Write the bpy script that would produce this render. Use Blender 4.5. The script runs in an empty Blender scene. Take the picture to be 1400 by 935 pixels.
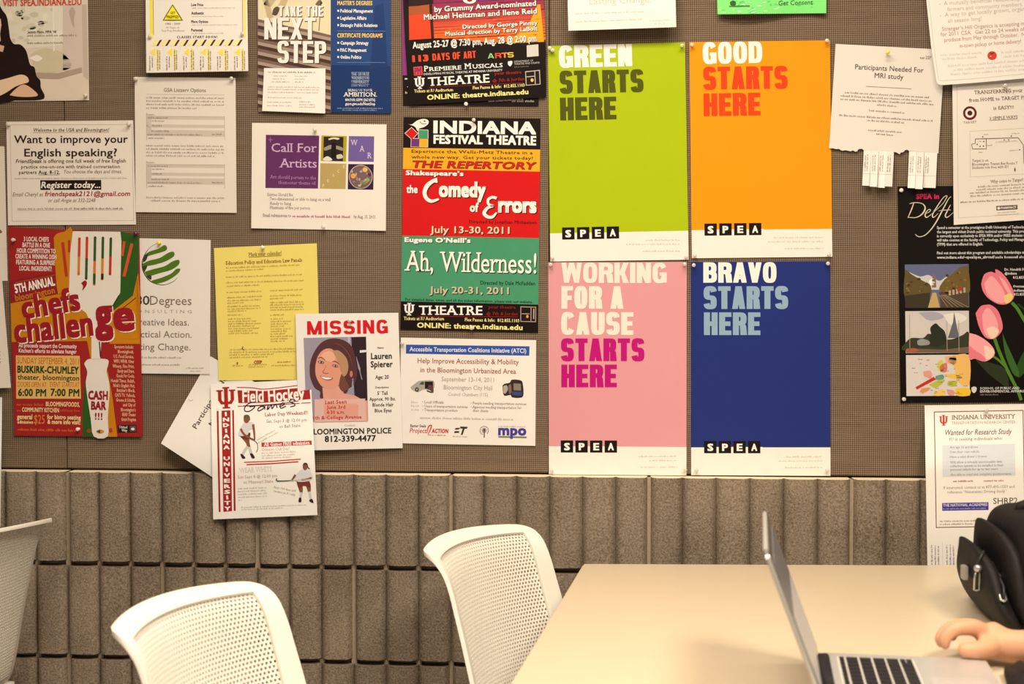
import bpy, bmesh, math, random
from mathutils import Vector, Matrix
from mathutils.geometry import tessellate_polygon

rnd = random.Random(7)
scene = bpy.context.scene
col = scene.collection

# ------------------------------------------------------------------ camera
W_PX, H_PX, F_PX = 1400.0, 935.0, 1944.0
YAW = math.radians(4.6)
PITCH = math.radians(1.55)
EYE_Z = 1.23
D_AX = 2.92
FWD = Vector((-math.sin(YAW) * math.cos(PITCH), math.cos(YAW) * math.cos(PITCH), -math.sin(PITCH)))
RGT = Vector((math.cos(YAW), math.sin(YAW), 0.0))
UPV = RGT.cross(FWD)
CAM = Vector((0.0, -D_AX * FWD.y, EYE_Z))
cd = bpy.data.cameras.new('camera')
cam = bpy.data.objects.new('camera', cd)
col.objects.link(cam)
cam.matrix_world = Matrix.Translation(CAM) @ Matrix((RGT, UPV, -FWD)).transposed().to_4x4()
cd.sensor_width = 36.0
cd.lens = F_PX / W_PX * 36.0
cd.clip_start = 0.05
cd.dof.use_dof = True
cd.dof.focus_distance = 2.9
cd.dof.aperture_fstop = 5.0
scene.camera = cam

# ------------------------------------------------------------------ light
world = bpy.data.worlds.new('room_light')
scene.world = world
world.use_nodes = True
world.node_tree.nodes['Background'].inputs[0].default_value = (1.0, 0.80, 0.58, 1)
world.node_tree.nodes['Background'].inputs[1].default_value = 0.35


def area(name, loc, target, sx, sy, watts, rgb, spread=180):
    d = bpy.data.lights.new(name, 'AREA')
    d.shape = 'RECTANGLE'
    d.size, d.size_y, d.energy, d.color = sx, sy, watts, rgb
    d.spread = math.radians(spread)
    o = bpy.data.objects.new(name, d)
    col.objects.link(o)
    o.location = loc
    o.rotation_euler = (Vector(target) - Vector(loc)).to_track_quat('-Z', 'Y').to_euler()
    return o


area('ceiling_light_wall', (-0.05, -0.85, 2.62), (-0.1, -0.05, 1.2), 1.4, 0.2, 22, (1.0, 0.83, 0.63))
area('ceiling_light_table', (-0.5, -1.8, 2.7), (-0.5, -1.7, 0), 1.0, 0.6, 34, (1.0, 0.84, 0.65), 150)
area('ceiling_light_room', (1.0, -2.4, 2.7), (0.9, -2.35, 0), 1.0, 0.6, 68, (1.0, 0.84, 0.65), 140)

vs = scene.view_settings
scene.display_settings.display_device = 'sRGB'
vs.view_transform = 'Standard'
vs.look = 'None'
vs.exposure = 0.0
vs.gamma = 1.0
vs.use_curve_mapping = False
ILL = (0.92, 0.78, 0.635)


def ray(px, py):
    return (FWD + RGT * ((px - 700.0) / F_PX) - UPV * ((py - 467.5) / F_PX))


def on_wall(px, py, depth=0.0):
    r = ray(px, py)
    return CAM + r * ((-depth - CAM.y) / r.y)


def on_level(px, py, z):
    r = ray(px, py)
    return CAM + r * ((z - CAM.z) / r.z)


def at_depth(px, py, d):
    return CAM + ray(px, py) * d


# ------------------------------------------------------------------ materials
_mats = {}


def s2l(v):
    v /= 255.0
    return v / 12.92 if v <= 0.04045 else ((v + 0.055) / 1.055) ** 2.4


def C(r, g, b):
    """colour of a thing as the warm-lit photograph shows it -> the thing's own reflectance"""
    return tuple(max(0.004, min(0.88, s2l(v) / k * 0.93)) for v, k in zip((r, g, b), ILL))


def mat(rgb, rough=0.6, name='print', metal=0.0, vary=0.04, scale=40.0, spec=0.3, bump=0.0):
    key = (tuple(round(c, 4) for c in rgb), rough, name, metal, vary, scale, spec, bump)
    if key in _mats:
        return _mats[key]
    m = bpy.data.materials.new(name)
    m.use_nodes = True
    nt = m.node_tree
    b = nt.nodes['Principled BSDF']
    b.inputs['Roughness'].default_value = rough
    b.inputs['Metallic'].default_value = metal
    b.inputs['Specular IOR Level'].default_value = spec
    tc = nt.nodes.new('ShaderNodeTexCoord')
    nz = nt.nodes.new('ShaderNodeTexNoise')
    nz.inputs['Scale'].default_value = scale
    nz.inputs['Detail'].default_value = 3
    nt.links.new(tc.outputs['Object'], nz.inputs['Vector'])
    rp = nt.nodes.new('ShaderNodeMixRGB')
    rp.inputs[1].default_value = tuple(max(0, c * (1 - vary)) for c in rgb) + (1,)
    rp.inputs[2].default_value = tuple(min(1, c * (1 + vary)) for c in rgb) + (1,)
    nt.links.new(nz.outputs['Fac'], rp.inputs[0])
    nt.links.new(rp.outputs[0], b.inputs['Base Color'])
    if bump:
        bp = nt.nodes.new('ShaderNodeBump')
        bp.inputs['Strength'].default_value = bump
        bp.inputs['Distance'].default_value = 0.002
        nt.links.new(nz.outputs['Fac'], bp.inputs['Height'])
        nt.links.new(bp.outputs[0], b.inputs['Normal'])
    _mats[key] = m
    return m


PAPER = (0.83, 0.825, 0.81)
WHITE_INK = (0.85, 0.83, 0.80)


# ------------------------------------------------------------------ object helpers
def tag(o, label=None, cat=None, group=None, kind=None):
    for k, v in (('label', label), ('category', cat), ('group', group), ('kind', kind)):
        if v:
            o[k] = v
    return o


def mesh_obj(name, verts, faces, mats, idx=None, parent=None, smooth=False):
    me = bpy.data.meshes.new(name)
    me.from_pydata([tuple(v) for v in verts], [], faces)
    for m in mats:
        me.materials.append(m)
    if idx:
        me.polygons.foreach_set('material_index', idx)
    if smooth:
        me.polygons.foreach_set('use_smooth', [True] * len(me.polygons))
    me.update()
    o = bpy.data.objects.new(name, me)
    col.objects.link(o)
    if parent:
        o.parent = parent
    return o


def bm_obj(name, bm, mats, parent=None, smooth=False):
    me = bpy.data.meshes.new(name)
    bm.to_mesh(me)
    bm.free()
    for m in mats if isinstance(mats, (list, tuple)) else [mats]:
        me.materials.append(m)
    if smooth:
        me.polygons.foreach_set('use_smooth', [True] * len(me.polygons))
    o = bpy.data.objects.new(name, me)
    col.objects.link(o)
    if parent:
        o.parent = parent
    return o


def empty(name, loc=(0, 0, 0), rz=0.0):
    o = bpy.data.objects.new(name, None)
    o.empty_display_size = 0.05
    col.objects.link(o)
    o.location = loc
    o.rotation_euler = (0, 0, rz)
    return o


# ------------------------------------------------------------------ lettering
_gl = {}


def lettering(s, bold=0.0, slab=False, res=2, space=1.0):
    """outlines of a line of print as [(points, faces, layer step)], x from 0 to 1, y in capital heights"""
    key = (s, bold, slab, res, space)
    if key in _gl:
        return _gl[key]
    c = bpy.data.curves.new('t', 'FONT')
    c.body, c.size, c.resolution_u = s, 1.0, res
    c.space_character = space * (1 + bold * 1.2)
    o = bpy.data.objects.new('t', c)
    me = bpy.data.meshes.new_from_object(o)
    base = [(v.co.x, v.co.y / 0.682) for v in me.vertices]
    fs = [tuple(p.vertices) for p in me.polygons]
    groups = []
    if bold:
        bx, by = bold, bold * .8 / .682
        for k, (dx, dy) in enumerate(((-bx, -by), (bx, -by), (-bx, by), (bx, by))):
            groups.append(([(x + dx, y + dy) for x, y in base], fs, .05 * k))
    else:
        groups.append((base, fs, 0.0))
    if slab and base:
        cnt = {}
        for p in me.polygons:
            for e in p.edge_keys:
                cnt[e] = cnt.get(e, 0) + 1
        ev, ef = [], []
        for (i, j), n in cnt.items():
            (xa, ya), (xb, yb) = base[i], base[j]
            if n == 1 and abs(ya - yb) < 1e-3 and 0.03 < abs(xa - xb) < 0.2:
                x0, x1 = min(xa, xb), max(xa, xb)
                if abs(ya) < 0.02:
                    q = (x0 - .075, ya, x1 + .075, ya + .065)
                elif abs(ya - 1) < 0.02:
                    q = (x0 - .075, ya - .065, x1 + .075, ya)
                elif 0.6 < ya < 0.75 or 0.99 < ya < 1.1:
                    q = (x0 - .085, ya - .06, x1, ya)
                else:
                    continue
                n_ = len(ev)
                b_ = bold
                ev += [(q[0] - b_, q[1] - b_), (q[2] + b_, q[1] - b_), (q[2] + b_, q[3] + b_), (q[0] - b_, q[3] + b_)]
                ef.append((n_, n_ + 1, n_ + 2, n_ + 3))
        if ev:
            groups.append((ev, ef, .3))
    bpy.data.objects.remove(o)
    bpy.data.curves.remove(c)
    bpy.data.meshes.remove(me)
    xs = [v[0] for g_ in groups for v in g_[0]]
    if xs:
        lo, hi = min(xs), max(xs)
        groups = [([((x - lo) / max(hi - lo, 1e-6), y) for x, y in v], f, d) for v, f, d in groups]
    _gl[key] = groups
    return groups


def ring(x0, y0, x1, y1, st, bar, a0, a1, n=2.9, seg=14):
    cx, cy, rx, ry = (x0 + x1) / 2, (y0 + y1) / 2, (x1 - x0) / 2, (y1 - y0) / 2

    def pt(a, rx, ry):
        c, s = math.cos(a), math.sin(a)
        return (cx + rx * math.copysign(abs(c) ** (2 / n), c), cy + ry * math.copysign(abs(s) ** (2 / n), s))
    out = []
    m = max(3, int(abs(a1 - a0) / 360 * seg * 2))
    for i in range(m):
        p, q = (math.radians(a0 + (a1 - a0) * k / m) for k in (i, i + 1))
        out.append([pt(p, rx, ry), pt(q, rx, ry), pt(q, rx - st, ry - bar), pt(p, rx - st, ry - bar)])
    return out


def box(x0, y0, x1, y1):
    return [(x0, y0), (x1, y0), (x1, y1), (x0, y1)]


def diag(xa, ya, xb, yb, w):
    return [(xa, ya), (xa + w, ya), (xb + w, yb), (xb, yb)]


def poster_glyph(ch, W, st, b):
    L = box(0, 0, st, 1)
    R = box(W - st, 0, W, 1)
    h = W / 2
    if ch == 'A':
        return [diag(0, 0, h - st * .52, 1, st * .95), diag(W - st * .95, 0, h - st * .43, 1, st * .95), box(W * .22, .17, W * .78, .17 + b * .85)]
    if ch == 'B':
        return [L, box(0, 0, h, b), box(0, 1 - b, h, 1), box(0, .5 - b * .45, h, .5 + b * .45)] + ring(0, .5 - b * .45, W * .97, 1, st, b, -90, 90) + ring(0, 0, W, .5 + b * .45, st, b, -90, 90)
    if ch == 'C':
        return ring(0, -.01, W, 1.01, st, b, 28, 332)
    if ch == 'D':
        return [L, box(0, 0, h, b), box(0, 1 - b, h, 1)] + ring(0, 0, W, 1, st, b, -90, 90)
    if ch == 'E':
        return [L, box(0, 0, W, b), box(0, 1 - b, W, 1), box(0, .5 - b / 2, W * .92, .5 + b / 2)]
    if ch == 'F':
        return [L, box(0, 1 - b, W, 1), box(0, .48 - b / 2, W * .9, .48 + b / 2)]
    if ch == 'G':
        return ring(0, -.01, W, 1.01, st, b, 28, 330) + [box(W * .5, .37, W, .37 + b * .8), box(W - st, .02, W, .5)]
    if ch == 'H':
        return [L, R, box(0, .5 - b / 2, W, .5 + b / 2)]
    if ch == 'I':
        return [L]
    if ch == 'K':
        return [L, diag(st * .7, .38, W - st * 1.05, 1, st * 1.02), [(st, .62), (W - st * 1.05, 0), (W + .01, 0), (st + .16, .74)]]
    if ch == 'L':
        return [L, box(0, 0, W, b)]
    if ch == 'M':
        return [L, R, diag(0, 1, h - st / 2, 0, st), diag(W - st, 1, h - st / 2, 0, st)]
    if ch == 'N':
        return [L, R, diag(0, 1, W - st * 1.05, 0, st * 1.05)]
    if ch == 'O':
        return ring(0, -.01, W, 1.01, st, b, 0, 360)
    if ch in 'PR':
        o = [L, box(0, 1 - b, h, 1), box(0, .42, h, .42 + b)] + ring(0, .42, W, 1, st, b, -90, 90)
        if ch == 'R':
            o.append([(W - st * 1.02, 0), (W + .02, 0), (W * .97, .4), (W * .8, .55), (W * .5, .5)])
        return o
    if ch == 'S':
        return ring(0, .5 - b * .5, W, 1.01, st, b, 8, 270) + ring(0, -.01, W, .5 + b * .5, st, b, -172, 90)
    if ch == 'T':
        return [box(h - st / 2, 0, h + st / 2, 1), box(0, 1 - b, W, 1)]
    if ch == 'U':
        return [box(0, .4, st, 1), box(W - st, .4, W, 1)] + ring(0, -.01, W, .8, st, b, 180, 360)
    if ch == 'V':
        return [diag(0, 1, h - st * .5, 0, st), diag(W - st, 1, h - st * .5, 0, st)]
    if ch == 'W':
        q = W / 4
        return [diag(0, 1, q - st * .45, 0, st * .9), diag(q * 2 - st * .45, 1, q - st * .45, 0, st * .9), diag(q * 2 - st * .45, 1, q * 3 - st * .45, 0, st * .9), diag(W - st * .9, 1, q * 3 - st * .45, 0, st * .9)]
    if ch == 'X':
        return [diag(0, 0, W - st, 1, st), diag(W - st, 0, 0, 1, st)]
    if ch == 'Y':
        return [box(h - st / 2, 0, h + st / 2, .45), diag(h - st / 2, .4, 0, 1, st), diag(h - st / 2, .4, W - st, 1, st)]
    return []


def smooth_line(pts, n=6):
    if len(pts) < 3:
        return list(pts)
    P = [pts[0]] + list(pts) + [pts[-1]]
    out = []
    for i in range(1, len(P) - 2):
        for k in range(n):
            t = k / n
            out.append(tuple(0.5 * ((2 * P[i][j]) + (-P[i - 1][j] + P[i + 1][j]) * t + (2 * P[i - 1][j] - 5 * P[i][j] + 4 * P[i + 1][j] - P[i + 2][j]) * t * t + (-P[i - 1][j] + 3 * P[i][j] - 3 * P[i + 1][j] + P[i + 2][j]) * t ** 3) for j in range(len(pts[0]))))
    out.append(tuple(pts[-1]))
    return out


# ------------------------------------------------------------------ printed sheets on the wall
def ease(x):
    x = max(0.0, min(1.0, x))
    return x * x * (3 - 2 * x)


class Sheet:
    """a sheet of paper on the wall, with what is printed on it as child meshes"""

    def __init__(self, name, label, cat, corners, colour=PAPER, base=0.002, lift=None, b=None, a=None, group=None, rough=0.6, spec=0.18, nx=8, ny=20, outline=None):
        self.c = corners
        TL, TR, BR, BL = corners
        self.b = (TR[1] - TL[1] + BR[1] - BL[1]) / (TR[0] - TL[0] + BR[0] - BL[0]) if b is None else b
        self.a = (BL[0] - TL[0] + BR[0] - TR[0]) / (BL[1] - TL[1] + BR[1] - TR[1]) if a is None else a
        self.base, self.lift = base, lift
        self.rough, self.spec = rough, spec
        self.parts, self.cur = {}, None
        if outline:
            front = [self.P(x, y) for x, y in outline]
            back = [self.P(x, y, -2) for x, y in outline]
            n = len(front)
            tris = tessellate_polygon([[Vector((x, -y, 0)) for x, y in outline]])
            f = [tuple(t) for t in tris] + [tuple(n + i for i in reversed(t)) for t in tris]
            f += [(i, n + i, n + (i + 1) % n, (i + 1) % n) for i in range(n)]
            vs_ = front + back
        else:
            g = []
            for j in range(ny + 1):
                for i in range(nx + 1):
                    s, t = i / nx, j / ny
                    g.append(tuple((TL[k] * (1 - s) + TR[k] * s) * (1 - t) + (BL[k] * (1 - s) + BR[k] * s) * t for k in (0, 1)))
            front = [self.P(x, y) for x, y in g]
            back = [self.P(x, y, -2) for x, y in g]
            n = len(g)
            f = []
            w = nx + 1
            for j in range(ny):
                for i in range(nx):
                    q = (j * w + i, (j + 1) * w + i, (j + 1) * w + i + 1, j * w + i + 1)
                    f.append(q)
                    f.append(tuple(n + k for k in reversed(q)))
            rim = [i for i in range(w)] + [j * w + nx for j in range(1, ny + 1)] + [ny * w + i for i in range(nx - 1, -1, -1)] + [j * w for j in range(ny - 1, 0, -1)]
            rimv = []
            for k in range(len(rim)):
                p, q = rim[k], rim[(k + 1) % len(rim)]
                k2 = 2 * n + 4 * k
                rimv += [front[p], front[q], back[q], back[p]]
                f.append((k2, k2 + 1, k2 + 2, k2 + 3))
            vs_ = front + back + rimv
        o0 = vs_[0].copy()
        self.org = sum((self.P(*p) for p in corners), Vector()) / 4
        self.obj = mesh_obj(name, [v - self.org for v in vs_], f, [mat(colour, rough, 'paper', spec=spec, vary=0.025, scale=14)], smooth=not outline)
        self.obj.location = self.org
        tag(self.obj, label, cat, group)
        self.lp = None

    def st(self, px, py):
        TL, TR, BR, BL = self.c
        t = 0.5
        for _ in range(2):
            xl, xr = TL[0] + (BL[0] - TL[0]) * t, TR[0] + (BR[0] - TR[0]) * t
            s = (px - xl) / (xr - xl)
            yt, yb = TL[1] + (TR[1] - TL[1]) * s, BL[1] + (BR[1] - BL[1]) * s
            t = (py - yt) / (yb - yt)
        return s, t

    def P(self, px, py, layer=0):
        d = self.base
        if self.lift:
            s, t = self.st(px, py)
            d += self.lift(max(-.1, min(1.1, s)), max(-.1, min(1.1, t)), px, py)
        return on_wall(px, py, d + layer * 0.00016)

    def part(self, name, label=None, again=False):
        key = name + str(len(self.parts)) if again else name
        self.cur = self.parts.setdefault(key, dict(v=[], f=[], i=[], m=[], label=label, name=name))
        return self

    def _add(self, pts, faces, rgb, layer):
        c = self.cur
        m = mat(rgb, self.rough, 'ink', spec=self.spec)
        if m not in c['m']:
            c['m'].append(m)
        k = c['m'].index(m)
        n = len(c['v'])
        c['v'] += [self.P(x, y, layer) - self.org for x, y in pts]
        for f in faces:
            c['f'].append(tuple(n + i for i in f))
            c['i'].append(k)

    def quad(self, p, rgb, layer=1, nx=6, ny=8):
        TL, TR, BR, BL = p
        pts, fs = [], []
        for j in range(ny + 1):
            for i in range(nx + 1):
                s, t = i / nx, j / ny
                pts.append(tuple((TL[k] * (1 - s) + TR[k] * s) * (1 - t) + (BL[k] * (1 - s) + BR[k] * s) * t for k in (0, 1)))
        for j in range(ny):
            for i in range(nx):
                q = j * (nx + 1) + i
                fs.append((q, q + nx + 1, q + nx + 2, q + 1))
        self._add(pts, fs, rgb, layer)

    def rect(self, x, y, w, h, rgb, layer=1, n=None):
        nx = n or max(1, int(w / 20))
        ny = n or max(1, int(h / 5))
        A = (x, y)
        B = (x + w, y + w * self.b)
        D = (x + h * self.a, y + h)
        self.quad((A, B, (B[0] + D[0] - A[0], B[1] + D[1] - A[1]), D), rgb, layer, nx, ny)

    def frame(self, x, y, w, h, t, rgb, layer=1):
        for X, Y, ww, hh in ((x, y, w, t), (x, y + h - t, w, t)):
            self.rect(X + (Y - y) * self.a, Y, ww, hh, rgb, layer)
        self.rect(x, y, t, h, rgb, layer)
        self.rect(x + w - t, y + (w - t) * self.b, t, h, rgb, layer)

    def poly(self, pts, rgb, layer=1):
        tr = tessellate_polygon([[Vector((x, -y, 0)) for x, y in pts]])
        fs = []
        for t in tr:
            (ax, ay), (bx, by), (cx, cy) = (pts[i] for i in t)
            t = tuple(t)
            fs.append(t if (bx - ax) * (cy - ay) - (by - ay) * (cx - ax) < 0 else t[::-1])
        self._add(pts, fs, rgb, layer)

    def blob(self, pts, rgb, layer=1, n=4):
        q = smooth_line(list(pts) + [pts[0]], n)[:-1]
        self.poly(q, rgb, layer)

    def ell(self, cx, cy, rx, ry, rgb, layer=1, rot=0.0, n=20):
        r = math.radians(rot)
        self.poly([(cx + rx * math.cos(k) * math.cos(r) - ry * math.sin(k) * math.sin(r), cy + rx * math.cos(k) * math.sin(r) + ry * math.sin(k) * math.cos(r)) for k in (2 * math.pi * i / n for i in range(n))], rgb, layer)

    def stroke(self, pts, w, rgb, layer=1, smooth=True, n=6):
        ws = w if isinstance(w, (list, tuple)) else [w] * len(pts)
        P = [(p[0], p[1], ww) for p, ww in zip(pts, ws)]
        if smooth:
            P = smooth_line(P, n)
        else:
            D_ = []
            for A_, B_ in zip(P, P[1:]):
                k_ = max(1, int(math.hypot(A_[0] - B_[0], A_[1] - B_[1]) / 4))
                D_ += [tuple(A_[j] + (B_[j] - A_[j]) * i / k_ for j in range(3)) for i in range(k_)]
            P = D_ + [P[-1]]
        q, fs = [], []
        for i, p in enumerate(P):
            a, c = P[max(0, i - 1)], P[min(len(P) - 1, i + 1)]
            dx, dy = c[0] - a[0], c[1] - a[1]
            L = math.hypot(dx, dy) or 1
            nx, ny = -dy / L * p[2] / 2, dx / L * p[2] / 2
            q += [(p[0] + nx, p[1] + ny), (p[0] - nx, p[1] - ny)]
            if i:
                fs.append((2 * i - 2, 2 * i, 2 * i + 1, 2 * i - 1))
        self._add(q, fs, rgb, layer)

    def text(self, s, x0, y0, x1, h, rgb, bold=0.0, italic=0.0, slab=False, layer=2, y1=None, res=2, space=1.0):
        if y1 is None:
            y1 = y0 + (x1 - x0) * self.b
        dx, dy = x1 - x0, y1 - y0
        L = math.hypot(dx, dy)
        ux, uy = dx / L, dy / L
        for vs_, fs, dl in lettering(s, bold, slab, 1 if h < 5 else (2 if h < 14 else 4), space):
            pts = []
            for u, v in vs_:
                k = u * L + italic * v * h
                pts.append((x0 + ux * k + uy * v * h, y0 + uy * k - ux * v * h))
            self._add(pts, fs, rgb, layer + dl)

    def heavy(self, s, x0, y0, x1, h, rgb, st=.265, bar=.2, gap=.065, layer=2, y1=None, shear=0.0):
        if y1 is None:
            y1 = y0 + (x1 - x0) * self.b
        rel = {'W': 1.42, 'M': 1.3, ' ': .42, 'E': .9, 'F': .88, 'L': .85, 'T': .95}
        dx, dy = x1 - x0, y1 - y0
        L = math.hypot(dx, dy)
        ux, uy = dx / L, dy / L
        tot = L / h - gap * (len(s) - 1) - st * s.count('I')
        Wd = tot / sum(rel.get(c, 1.0) for c in s if c != 'I')
        X = 0.0
        for c in s:
            w = st if c == 'I' else rel.get(c, 1.0) * Wd
            for gi, pl in enumerate(poster_glyph(c, w, st, bar)):
                lay = layer + .04 * gi
                pts = [(x0 + ux * (X + x + shear * y) * h + uy * y * h, y0 + uy * (X + x + shear * y) * h - ux * y * h) for x, y in pl]
                ar = sum(pts[i][0] * pts[(i + 1) % len(pts)][1] - pts[(i + 1) % len(pts)][0] * pts[i][1] for i in range(len(pts)))
                self.poly(pts, rgb, lay) if len(pts) > 4 else self._add(pts, [tuple(range(len(pts))) if ar < 0 else tuple(range(len(pts)))[::-1]], rgb, lay)
            X += w + gap

    def fine(self, x0, y0, x1, h, rgb, layer=2, y1=None, fill=.4):
        """a line of print too fine to read: one small mark per letter"""
        if y1 is None:
            y1 = y0 + (x1 - x0) * self.b
        dx, dy = x1 - x0, y1 - y0
        L = math.hypot(dx, dy)
        ux, uy = dx / L, dy / L
        k, pts, fs = 0.0, [], []
        left = rnd.randint(2, 9)
        adv = h * .62
        while k + adv < L:
            if left == 0:
                left = rnd.randint(2, 9)
                k += adv * .8
                continue
            left -= 1
            hi = h * rnd.choice((.68, .68, .68, 1.0))
            lo = 0.0
            w = adv * rnd.uniform(fill, fill + .3)
            n = len(pts)
            for (u, v) in ((k, lo), (k + w, lo), (k + w, hi), (k, hi)):
                pts.append((x0 + ux * u + uy * v, y0 + uy * u - ux * v))
            fs.append((n, n + 1, n + 2, n + 3))
            k += adv
        self._add(pts, fs, rgb, layer)

    def trident(self, x, y, w, h, rgb, layer=2):
        """an interlocked I and U"""
        def R(a, b_, c, d):
            self.rect(x + a * w + b_ * h * self.a, y + b_ * h + a * w * self.b, (c - a) * w, (d - b_) * h, rgb, layer, 1)
        R(.40, .02, .60, .98)
        R(.32, 0, .68, .07)
        R(.30, .93, .70, 1.0)
        R(.0, .13, .34, .20)
        R(.66, .13, 1.0, .20)
        R(.08, .2, .26, .62)
        R(.74, .2, .92, .62)
        for pl in ([(.08, .6), (.26, .6), (.33, .68), (.67, .68), (.74, .6), (.92, .6), (.78, .8), (.22, .8)],):
            self.poly([(x + p * w + q * h * self.a, y + q * h + p * w * self.b) for p, q in pl], rgb, layer)

    def done(self):
        for k, p in self.parts.items():
            if not p['f']:
                continue
            o = mesh_obj(p['name'], p['v'], p['f'], p['m'], p['i'], self.obj)
            if p['label']:
                o['label'] = p['label']
        return self.obj


BLK = C(38, 22, 16)
GREY = C(128, 108, 92)
LGREY = C(176, 158, 140)

# ------------------------------------------------------------------ the room
def fabric():
    m = bpy.data.materials.new('woven_fabric')
    m.use_nodes = True
    nt = m.node_tree
    N, L = nt.nodes, nt.links
    b = N['Principled BSDF']
    b.inputs['Roughness'].default_value = 0.9
    b.inputs['Specular IOR Level'].default_value = 0.1
    tc = N.new('ShaderNodeTexCoord')
    nz = N.new('ShaderNodeTexNoise')
    nz.inputs['Scale'].default_value = 60
    mx = N.new('ShaderNodeVectorMath')
    mx.operation = 'MULTIPLY_ADD'
    mx.inputs[1].default_value = (.0012, .0012, .0012)
    L.new(tc.outputs['Object'], nz.inputs['Vector'])
    L.new(nz.outputs['Color'], mx.inputs[0])
    L.new(tc.outputs['Object'], mx.inputs[2])
    fac = []
    for d in ('X', 'Z'):
        w = N.new('ShaderNodeTexWave')
        w.wave_type, w.bands_direction = 'BANDS', d
        w.inputs['Scale'].default_value = 3.14159 / 10 / 0.0042 * 2 / 2
        w.inputs['Distortion'].default_value = 0.0
        L.new(mx.outputs[0], w.inputs['Vector'])
        fac.append(w)
    big = N.new('ShaderNodeTexNoise')
    big.inputs['Scale'].default_value = 9
    big.inputs['Detail'].default_value = 4
    st = N.new('ShaderNodeMapping')
    st.inputs['Scale'].default_value = (1, 1, 14)
    L.new(tc.outputs['Object'], st.inputs['Vector'])
    L.new(st.outputs[0], big.inputs['Vector'])
    mn = N.new('ShaderNodeMath')
    mn.operation = 'MULTIPLY'
    L.new(fac[0].outputs['Fac'], mn.inputs[0])
    L.new(fac[1].outputs['Fac'], mn.inputs[1])
    sq = N.new('ShaderNodeMath')
    sq.operation = 'POWER'
    sq.inputs[1].default_value = .6
    L.new(mn.outputs[0], sq.inputs[0])
    ad = N.new('ShaderNodeMath')
    ad.operation = 'MULTIPLY_ADD'
    ad.inputs[1].default_value = .35
    L.new(big.outputs['Fac'], ad.inputs[0])
    L.new(sq.outputs[0], ad.inputs[2])
    rp = N.new('ShaderNodeValToRGB')
    rp.color_ramp.elements[0].color = C(70, 52, 36) + (1,)
    rp.color_ramp.elements[0].position = .1
    rp.color_ramp.elements[1].color = C(146, 120, 94) + (1,)
    rp.color_ramp.elements[1].position = 1.1
    L.new(ad.outputs[0], rp.inputs[0])
    L.new(rp.outputs[0], b.inputs['Base Color'])
    bp = N.new('ShaderNodeBump')
    bp.inputs['Strength'].default_value = .3
    bp.inputs['Distance'].default_value = .0008
    L.new(sq.outputs[0], bp.inputs['Height'])
    L.new(bp.outputs[0], b.inputs['Normal'])
    return m


def concrete():
    m = bpy.data.materials.new('concrete_block')
    m.use_nodes = True
    nt = m.node_tree
    N, L = nt.nodes, nt.links
    b = N['Principled BSDF']
    b.inputs['Roughness'].default_value = 0.95
    b.inputs['Specular IOR Level'].default_value = 0.1
    tc = N.new('ShaderNodeTexCoord')
    n1 = N.new('ShaderNodeTexNoise')
    n1.inputs['Scale'].default_value = 260
    n1.inputs['Detail'].default_value = 4
    n2 = N.new('ShaderNodeTexNoise')
    n2.inputs['Scale'].default_value = 6
    n2.inputs['Detail'].default_value = 5
    vo = N.new('ShaderNodeTexVoronoi')
    vo.inputs['Scale'].default_value = 120
    for n in (n1, n2, vo):
        L.new(tc.outputs['Object'], n.inputs['Vector'])
    ad = N.new('ShaderNodeMath')
    ad.operation = 'MULTIPLY_ADD'
    ad.inputs[1].default_value = .55
    L.new(n2.outputs['Fac'], ad.inputs[0])
    L.new(n1.outputs['Fac'], ad.inputs[2])
    rp = N.new('ShaderNodeValToRGB')
    rp.color_ramp.elements[0].color = C(82, 66, 50) + (1,)
    rp.color_ramp.elements[0].position = .45
    rp.color_ramp.elements[1].color = C(158, 135, 110) + (1,)
    rp.color_ramp.elements[1].position = 1.05
    L.new(ad.outputs[0], rp.inputs[0])
    sp = N.new('ShaderNodeValToRGB')
    sp.color_ramp.elements[0].color = (1, 1, 1, 1)
    sp.color_ramp.elements[0].position = .05
    sp.color_ramp.elements[1].color = (0, 0, 0, 1)
    sp.color_ramp.elements[1].position = .10
    L.new(vo.outputs['Distance'], sp.inputs[0])
    mx = N.new('ShaderNodeMixRGB')
    L.new(sp.outputs[0], mx.inputs[0])
    L.new(rp.outputs[0], mx.inputs[1])
    mx.inputs[2].default_value = C(200, 176, 146) + (1,)
    L.new(mx.outputs[0], b.inputs['Base Color'])
    bp = N.new('ShaderNodeBump')
    bp.inputs['Strength'].default_value = .6
    bp.inputs['Distance'].default_value = .002
    L.new(n1.outputs['Fac'], bp.inputs['Height'])
    L.new(bp.outputs[0], b.inputs['Normal'])
    return m


M_FAB, M_CON = fabric(), concrete()
M_MORTAR = mat(C(164, 140, 110), .95, 'mortar', vary=.12, scale=120, bump=.5)
Z_LEDGE = on_wall(690, 651.5, 0.038).z
X_SEAM1 = on_wall(89.5, 400).x
X_SEAM2 = on_wall(751, 300).x
BLOCK_Y = -0.038


def panel(label, x0, x1):
    bm = bmesh.new()
    bmesh.ops.create_cube(bm, size=1)
    z0, z1 = Z_LEDGE + .004, 2.35
    for v in bm.verts:
        v.co = Vector(((v.co.x) * (x1 - x0 - .0022), v.co.y * .02, v.co.z * (z1 - z0)))
    bmesh.ops.bevel(bm, geom=[e for e in bm.edges], offset=.0012, segments=2, affect='EDGES')
    o = bm_obj('tackboard_panel', bm, [M_FAB])
    o.location = ((x0 + x1) / 2, .0101, (z0 + z1) / 2)
    tag(o, label, 'tackboard')


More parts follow.
